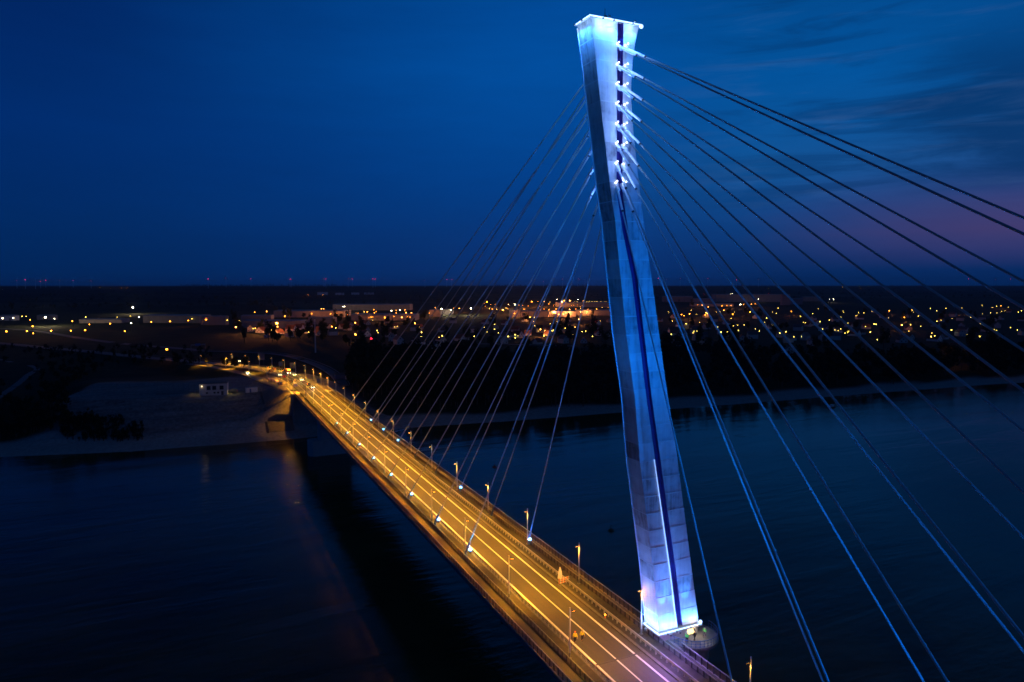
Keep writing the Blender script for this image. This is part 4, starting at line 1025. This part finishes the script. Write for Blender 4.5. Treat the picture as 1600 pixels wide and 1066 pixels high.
while n < 105:
    px = rnd.uniform(540, 1600); top = 496 if px < 960 else (490 if px < 1250 else 482)
    py = rnd.uniform(top + 6, 541)
    if place_house(px, py): n += 1
n = 0
while n < 14:
    if place_house(rnd.uniform(390, 560), rnd.uniform(509, 532)): n += 1

# ------------------------------------------------------------------ factory halls
HALLS = [  # x0, x1, base py, height m, wall material, label
 (0, 21, 501, 9, 'white', 'small bright white hall at the left edge of the picture'),
 (58, 82, 500, 8, 'shed', 'low pale hall under the strong white lamp near the left edge'),
 (124, 190, 505, 6, 'plaster', 'long low building with an orange-lit front left of the white lamp'),
 (224, 312, 505, 13, 'shed', 'long lilac factory hall behind the row of yellow street lamps'),
 (314, 352, 508, 14, 'shed', 'pale ribbed factory hall at the right end of the yellow lamp row'),
 (377, 424, 510, 17, 'shed', 'tall bluish factory hall left of the pink-lit halls'),
 (380, 470, 513, 11, 'shed', 'wide low hall with an orange lit corner in front of the pink-lit hall'),
 (428, 538, 496, 13, 'plaster', 'long pink-lit factory hall in the middle of the left industrial row'),
 (482, 520, 507, 11, 'shed', 'dim grey hall in front of the long pink-lit hall'),
 (520, 640, 485, 15, 'shed', 'very long dark purple hall at the back of the left industrial row'),
 (548, 648, 501, 11, 'plaster', 'long low hall behind the cluster of orange lamps'),
 (671, 687, 495, 14, 'plaster', 'small pink-lit hall left of the bright white lamps'),
 (687, 708, 492, 11, 'shed', 'pale blue hall directly below the bright white lamps'),
 (801, 813, 496, 15, 'plaster', 'narrow hall with a glowing orange front left of the centre'),
 (814, 856, 496, 13, 'plaster', 'pink hall with a row of orange lamps along its front'),
 (857, 900, 495, 11, 'plaster', 'pink hall to the left of the pylon with an orange lit corner'),
 (901, 955, 493, 11, 'plaster', 'low pink hall half hidden by the pylon'),
 (870, 955, 480, 13, 'shed', 'wide dark hall under the long row of yellow lamps left of the pylon'),
 (1038, 1082, 472, 22, 'shed', 'grey-blue hall just right of the pylon'),
 (1083, 1112, 473, 15, 'plaster', 'low reddish hall left of the great pink factory'),
 (1118, 1221, 472, 30, 'plaster', 'great pink factory hall on the right skyline'),
 (1222, 1234, 477, 36, 'shed', 'dark blue tower block at the right end of the great pink factory'),
 (1235, 1254, 476, 20, 'shed', 'grey hall with a lit end right of the dark blue tower block'),
 (1255, 1283, 471, 18, 'shed', 'low dim hall at the far right of the great pink factory'),
 (1084, 1146, 479, 8, 'plaster', 'low orange-lit building in front of the great pink factory'),
 (496, 511, 461, 16, 'white', 'small pale far hall, first of the four on the plain'),
 (524, 537, 461, 12, 'white', 'small pale far hall, second of the four on the plain'),
 (549, 561, 460.6, 12, 'white', 'small pale far hall, third of the four on the plain'),
 (569, 584, 460.4, 12, 'white', 'small pale far hall, last of the four on the plain'),
]
hall_fronts = []
for x0, x1, py, hg, wm, lb in HALLS:
    p0 = on_ground(x0, py); p1 = on_ground(x1, py); mid_ = (p0 + p1) / 2; dv = p1 - p0; L = max(12, dv.length); rz = math.atan2(dv.y, dv.x)
    dep = min(60, max(16, L * .4)); z = min(p0.z, p1.z) - .5; t = empty('factory_hall', (mid_.x, mid_.y, z), rz); tag(t, lb, 'factory', 'factory halls beyond the river')
    a = MB(); a.box(-L / 2, L / 2, 0, dep, 0, hg + .5)
    n = int(L / 6)
    for k in range(n + 1): a.box(-L / 2 + k * L / max(1, n) - .15, -L / 2 + k * L / max(1, n) + .15, -.15, -.001, 0, hg)
    a.build('wall', M['hall_pink' if wm == 'plaster' else wm], t)
    a = MB(); a.rings([[(-L / 2 - .3, -.5, hg + .52), (L / 2 + .3, -.5, hg + .52), (L / 2 + .3, dep + .3, hg + .52), (-L / 2 - .3, dep + .3, hg + .52)], [(-L / 2 - .3, -.5, hg + 1.2), (L / 2 + .3, -.5, hg + 1.2), (L / 2 + .3, dep + .3, hg + 1.2), (-L / 2 - .3, dep + .3, hg + 1.2)], [(-L / 2 + .5, dep / 2 - .5, hg + 2.6), (L / 2 - .5, dep / 2 - .5, hg + 2.6), (L / 2 - .5, dep / 2 + .5, hg + 2.6), (-L / 2 + .5, dep / 2 + .5, hg + 2.6)]]); rf = a.build('roof', M['shed_roof'], t)
    for k in range(min(8, max(2, int(L / 18)))):
        x = -L / 2 + (k + .5) * L / min(8, max(2, int(L / 18)))
        a = MB(); a.box(x - 2, x + 2, -.22, -.02, .5, min(5, hg * .6)); a.build('gate', M['shed_roof'], t)
        if k % 2: a = MB(); a.box(x - 1, x + 1, dep * .4, dep * .4 + 2, hg + 1.3, hg + 3.4); a.build('vent', M['steel'], rf)
    hall_fronts.append((mid_, rz, L, hg))

# ------------------------------------------------------------------ lamps of the town
def town_lamp(name, m, h, r):
    a = MB(); a.tube((0, 0, 0), (0, 0, h - r * .5), .12, .08, 6); a.cur = 1; a.ball((0, 0, h), r, 8); o = a.build(name, [M['dark_steel'], m]); return o
TL = {'y': (town_lamp('street_light', M['town_yellow'], 8, .42), 'yellow street light glowing among the dark village houses and fields', 'street lights of the village', 8),
      'o': (town_lamp('yard_light', M['town_orange'], 9, .6), 'orange yard light glowing around the factory halls', 'orange lights of the factory yards', 9),
      'w': (town_lamp('floodlight_mast', M['town_white'], 13, .6), 'white floodlight on a mast near the factory halls', 'white floodlights of the factory yards', 13),
      'O': (town_lamp('yard_light', M['town_orange'], 16, 1.25), 'large glaring orange light high above the factory yards', 'large orange lights above the factory yards', 16),
      'W': (town_lamp('floodlight_mast', M['town_white'], 15, 1.05), 'large glaring white floodlight high above the factory yards', 'large white floodlights above the factory yards', 15),
      'r': (town_lamp('red_beacon', M['town_red'], 10, .8), 'small red beacon light among the town lights', 'red beacons of the town', 10),
      'g': (town_lamp('green_beacon', M['town_green'], 6, .4), 'small green light in the black river wood', None, 6)}
LIGHTS = {
'y': [(216.5,495.7),(232.6,496),(249,496.4),(266,497),(283,497.5),(300,498),(355,500.2),(374,501),(393,502),(395.6,513.5),(437,501),(464.6,500.4),(424,515.6),(482.4,519),(524.6,512.6),(569,487.4),(620.6,510),(589.4,516.6),(654,511.6),(658.6,519.4),(691,525),(518.4,460.2),(765,482.5),(776,483.4),(790.8,481.5),(859.4,471.9),(834.9,496),(896.5,472),(902,471.9),(907.5,472.4),(917,471.8),(920.6,471.7),(923.8,471.7),(926.8,471.5),(930,471.4),(932.9,471.3),(939,471.2),(942,471),(944.8,471),(947.8,470.8),(940.8,481),(907,482),(871,502.7),(731,514),(741,525.8),(772.8,506.9),(772.8,514.7),(794,526),(804.8,523),(805,528),(850,524.9),(862.5,517),(895,522.6),(909.8,518.4),(925.9,525.8),(947.4,525),(951.8,520.5),(958,528.7),
  (1119,477.9),(1125,487),(1050.7,502),(1083,502),(1072,506),(1109,502.8),(1070,520),(1049,522.5),(1098.7,520),(1094,528.5),(1126.8,519),(1153.8,516.5),(1151,533.8),(1162.8,507.9),(1180,514),(1197.9,497),(1206.9,507.9),(1212.9,489.7),(1216,481.6),(1251,494.4),(1269.7,490),(1228,506),(1227.9,518.4),(1218.5,520.6),(1224.7,527),(1281,502.8),(1296,500.4),(1304,494),(1318,487.8),(1326,518),(1279,482.8),(1325,505),(1234,465),
  (1425,484.6),(1453.9,482),(1464,485.9),(1478,482),(1503,481.7),(1516.5,496),(1534.7,477.6),(1550.5,480.6),(1556.8,478.5),(1575.9,480),(1547.9,489),(1591,488),(1596,485.9),(1435,494),(1422.7,507.7),(1464,502),(1462.6,508.8),(1486.6,515.8),(1454.8,526),(1553,515),(1579,512),(1530.9,526),(1350,489),(1366,506.5),(1369,507),(1360,519),(1370.8,531),(27.5,494),(34.4,494.3),(41,494.7),(134,495.6),(183,496),(203.5,494),(167.8,446.5),(1343,447.5),(1369.5,452.6),(1202,450.5),(1261,450),(1386.5,449),(1441,451.7)],
'o': [(236.4,503),(265.7,502.3),(294,501),(322,500),(348,499),(398,487.9),(417,487.2),(368.4,511.5),(399,513),(260.5,546),(47,499.8),(51,510),(10,518),(42,517.6),(52,521),(80,517),(110.7,517),(133,516),(139.6,507),(172,506),(113,502),(195,517.6),(156,449),(190,450),(172,449.6),(198.7,449.8),(444.4,483.4),(445,494.4),(502,483),(506,483),(487,490.4),(527,490),(516.6,490.6),(447,501.4),(433.6,510.4),(518.6,510.4),(555,504.6),(562,495.6),(574,487.6),(569,491.4),(559.4,489.6),(580,495.6),(584,484),(585,489),(587.6,487),(601.4,496.6),(619,485),(619,489),(632.4,484.4),(634,488.6),(628,496),(635,496),(642.4,489),(648.4,505.4),(671,489.4),(680,480.6),(696,483),(481,460.6),(504.4,461),(555.6,523),
  (708.5,481.5),(717.6,482),(723,482.4),(766.6,475.9),(773.6,475.5),(769,483),(782,478.9),(794.6,476),(816.5,477),(785,485),(800,485),(807.8,489),(809.5,486.4),(804,490),(819.5,488),(819,483.4),(840.6,471.5),(843.6,475),(857.6,475),(833,488),(838,488.7),(842.4,488.7),(849,489),(828.4,495.5),(880,490.7),(882,488.5),(884,489),(889.5,489),(894.7,488),(907,487.8),(917,487),(926.8,486.4),(935.5,485.9),(948.6,484.6),(932,483),(899.6,483),(890,483.4),(869,483),(866,488.7),(858,483.8),(873,491.3),(844.5,515),(904.9,499),
  (1162,476),(1168,476),(1174,475.6),(1180,475),(1135.6,477.5),(1142.6,477.5),(1128,478),(1106.6,480),(1131,485),(1145,491),(1171.8,487.8),(1102,492.5),(1105,490),(1103,489),(1077.5,490.6),(1068.7,493.4),(1064.8,491.6),(1236.5,486.5),(1389.5,485.9),(1505.5,486),(1564,478),(1413,496),(1409,508),(1448,554),(1317,448.5),(1330,449.2),(1344.5,450.5),(1356.8,448.5),(1090,476.5),(1097,477)],
'w': [(4,497.7),(20.6,497),(2.7,453),(205,505),(217,495.6),(538,479),(535.5,479.2),(611.4,485.6),(624.6,485),(704.5,484.6),(804.4,476),(869.9,468),(903,468),(1141.8,458.8),(1144.6,458.8),(1185,467.8),(1157,476),(1296.5,467.8),(1302.5,467.8),(85,498)],
'O': [(761,471.9),(830.9,471.5),(850.3,471.5),(878,472.4),(881.6,470),(890.5,470),(912,470.3),(432.4,505.4)],
'W': [(70.8,496),(207.6,480.8),(690,482.9),(736,482)],
'r': [(1099.6,459),(1200.9,458.8),(1060.6,497),(580,529.4),(932.9,501),(1487,549),(1436.9,448)],
'g': [(827,576.5)],
}
rx = random.Random(77)
for _ in range(64): LIGHTS['y'].append((rx.uniform(1040, 1600), rx.uniform(484, 527)))
for _ in range(26): LIGHTS['y'].append((rx.uniform(560, 950), rx.uniform(500, 530)))
for _ in range(34): LIGHTS['o'].append((rx.uniform(756, 952), rx.uniform(474, 491)))
for _ in range(16): LIGHTS['o'].append((rx.uniform(540, 650), rx.uniform(484, 497)))
seen = set()
for kd, pts in LIGHTS.items():
    o, lb, grp, h = TL[kd]
    for i, (px, py) in enumerate(pts):
        p = on_ground(px, py, h)
        t = o if kd not in seen else o.copy()
        if kd in seen: col.objects.link(t)
        seen.add(kd)
        dist = (p - CAM).length; s = 1.0 if dist < 2200 else min(2.2, dist / 2200)
        t.location = p; sc_ = rnd.uniform(.3, .55) if i >= len(pts) - (90 if kd == 'y' else 50 if kd == 'o' else 0) else rnd.uniform(.4, 1.25) if kd == 'y' else rnd.uniform(.55, 1.5); t.scale = (sc_, sc_, 1)
        if kd in 'owOW' and not (kd == 'o' and i >= len(pts) - 50): lamp('POINT', 'lamp_light', t, (0, 0, h + .2 + (2 if kd in 'OW' else 1)), (26000 if 750 < px < 960 else 9000 if px > 360 else 900) if kd in 'ow' else 80000, (1, .3, .07) if kd in 'oO' else (1, .75, .45), .5)
        tag(t, lb, {'y': 'street light', 'o': 'yard light', 'O': 'yard light', 'w': 'floodlight', 'W': 'floodlight', 'r': 'beacon', 'g': 'beacon'}[kd], grp)

# ------------------------------------------------------------------ wind farm on the skyline
def turbine_proto():
    t = empty('wind_turbine'); a = MB(); a.tube((0, 0, -10), (0, 0, 105), 2.2, 1.3, 10); a.build('tower', M['white'], t)
    a = MB(); a.box(-1.8, 1.8, -4, 6, 103.5, 107.5); a.build('nacelle', M['white'], t)
    hub = Vector((0, -5.5, 105.5))
    for k in range(3):
        q = R(20 + 120 * k); e = hub + Vector((math.sin(q) * 42, 0, math.cos(q) * 42)); a = MB(); a.tube(hub, e, 1.3, .25, 6); a.build('blade', M['white'], t)
    a = MB(); a.ball((0, 2, 109.5), 1.1, 8); a.build('aviation_light', M['turbine_red'], t); return t
tp = turbine_proto(); tfirst = True
for px, py in [(26, 438), (39, 437.5), (55, 437.5), (63, 439), (71, 438), (93, 438), (114, 438.5), (142, 439), (325, 435.6), (353, 435), (392, 436), (453, 436), (455.5, 436), (506, 436), (509, 436), (544, 436), (550.5, 436), (582.5, 435), (586.5, 436), (664, 438), (698, 437), (705.5, 436.6), (751, 437.5), (849, 440), (879, 436), (903, 435.5), (914, 436), (1028, 435), (1041, 436), (1063, 435), (1106, 435), (1151, 437), (1185, 437), (1444, 436.5), (1514, 436), (1525, 436), (1555, 436), (1579, 436)]:
    d = ray(px, py); D = rnd.uniform(7200, 8600); p = CAM + d * (D / d.y); t = tp if tfirst else copy_tree(tp); tfirst = False
    t.location = (p.x, p.y, p.z - 109.5); t.rotation_euler = (0, 0, rnd.uniform(-.5, .2)); tag(t, 'wind turbine with a red light on the dark skyline', 'wind turbine', 'wind turbines on the horizon')

# ------------------------------------------------------------------ evening air: far things fade to blue
hz = MB(); hz.box(-16000, 16000, -2500, 30000, -60, 240)
hm = bpy.data.materials.new('evening_air'); hm.use_nodes = True; hm.node_tree.nodes.clear(); ht = NT(hm.node_tree)
ho = ht.new('ShaderNodeOutputMaterial'); hv = ht.new('ShaderNodeVolumePrincipled'); ht.l.new(hv.outputs[0], ho.inputs['Volume'])
hv.inputs['Color'].default_value = (.5, .72, 1, 1); hv.inputs['Density'].default_value = .000022; hv.inputs['Anisotropy'].default_value = .3
tag(hz.build('haze', hm), kind='stuff')
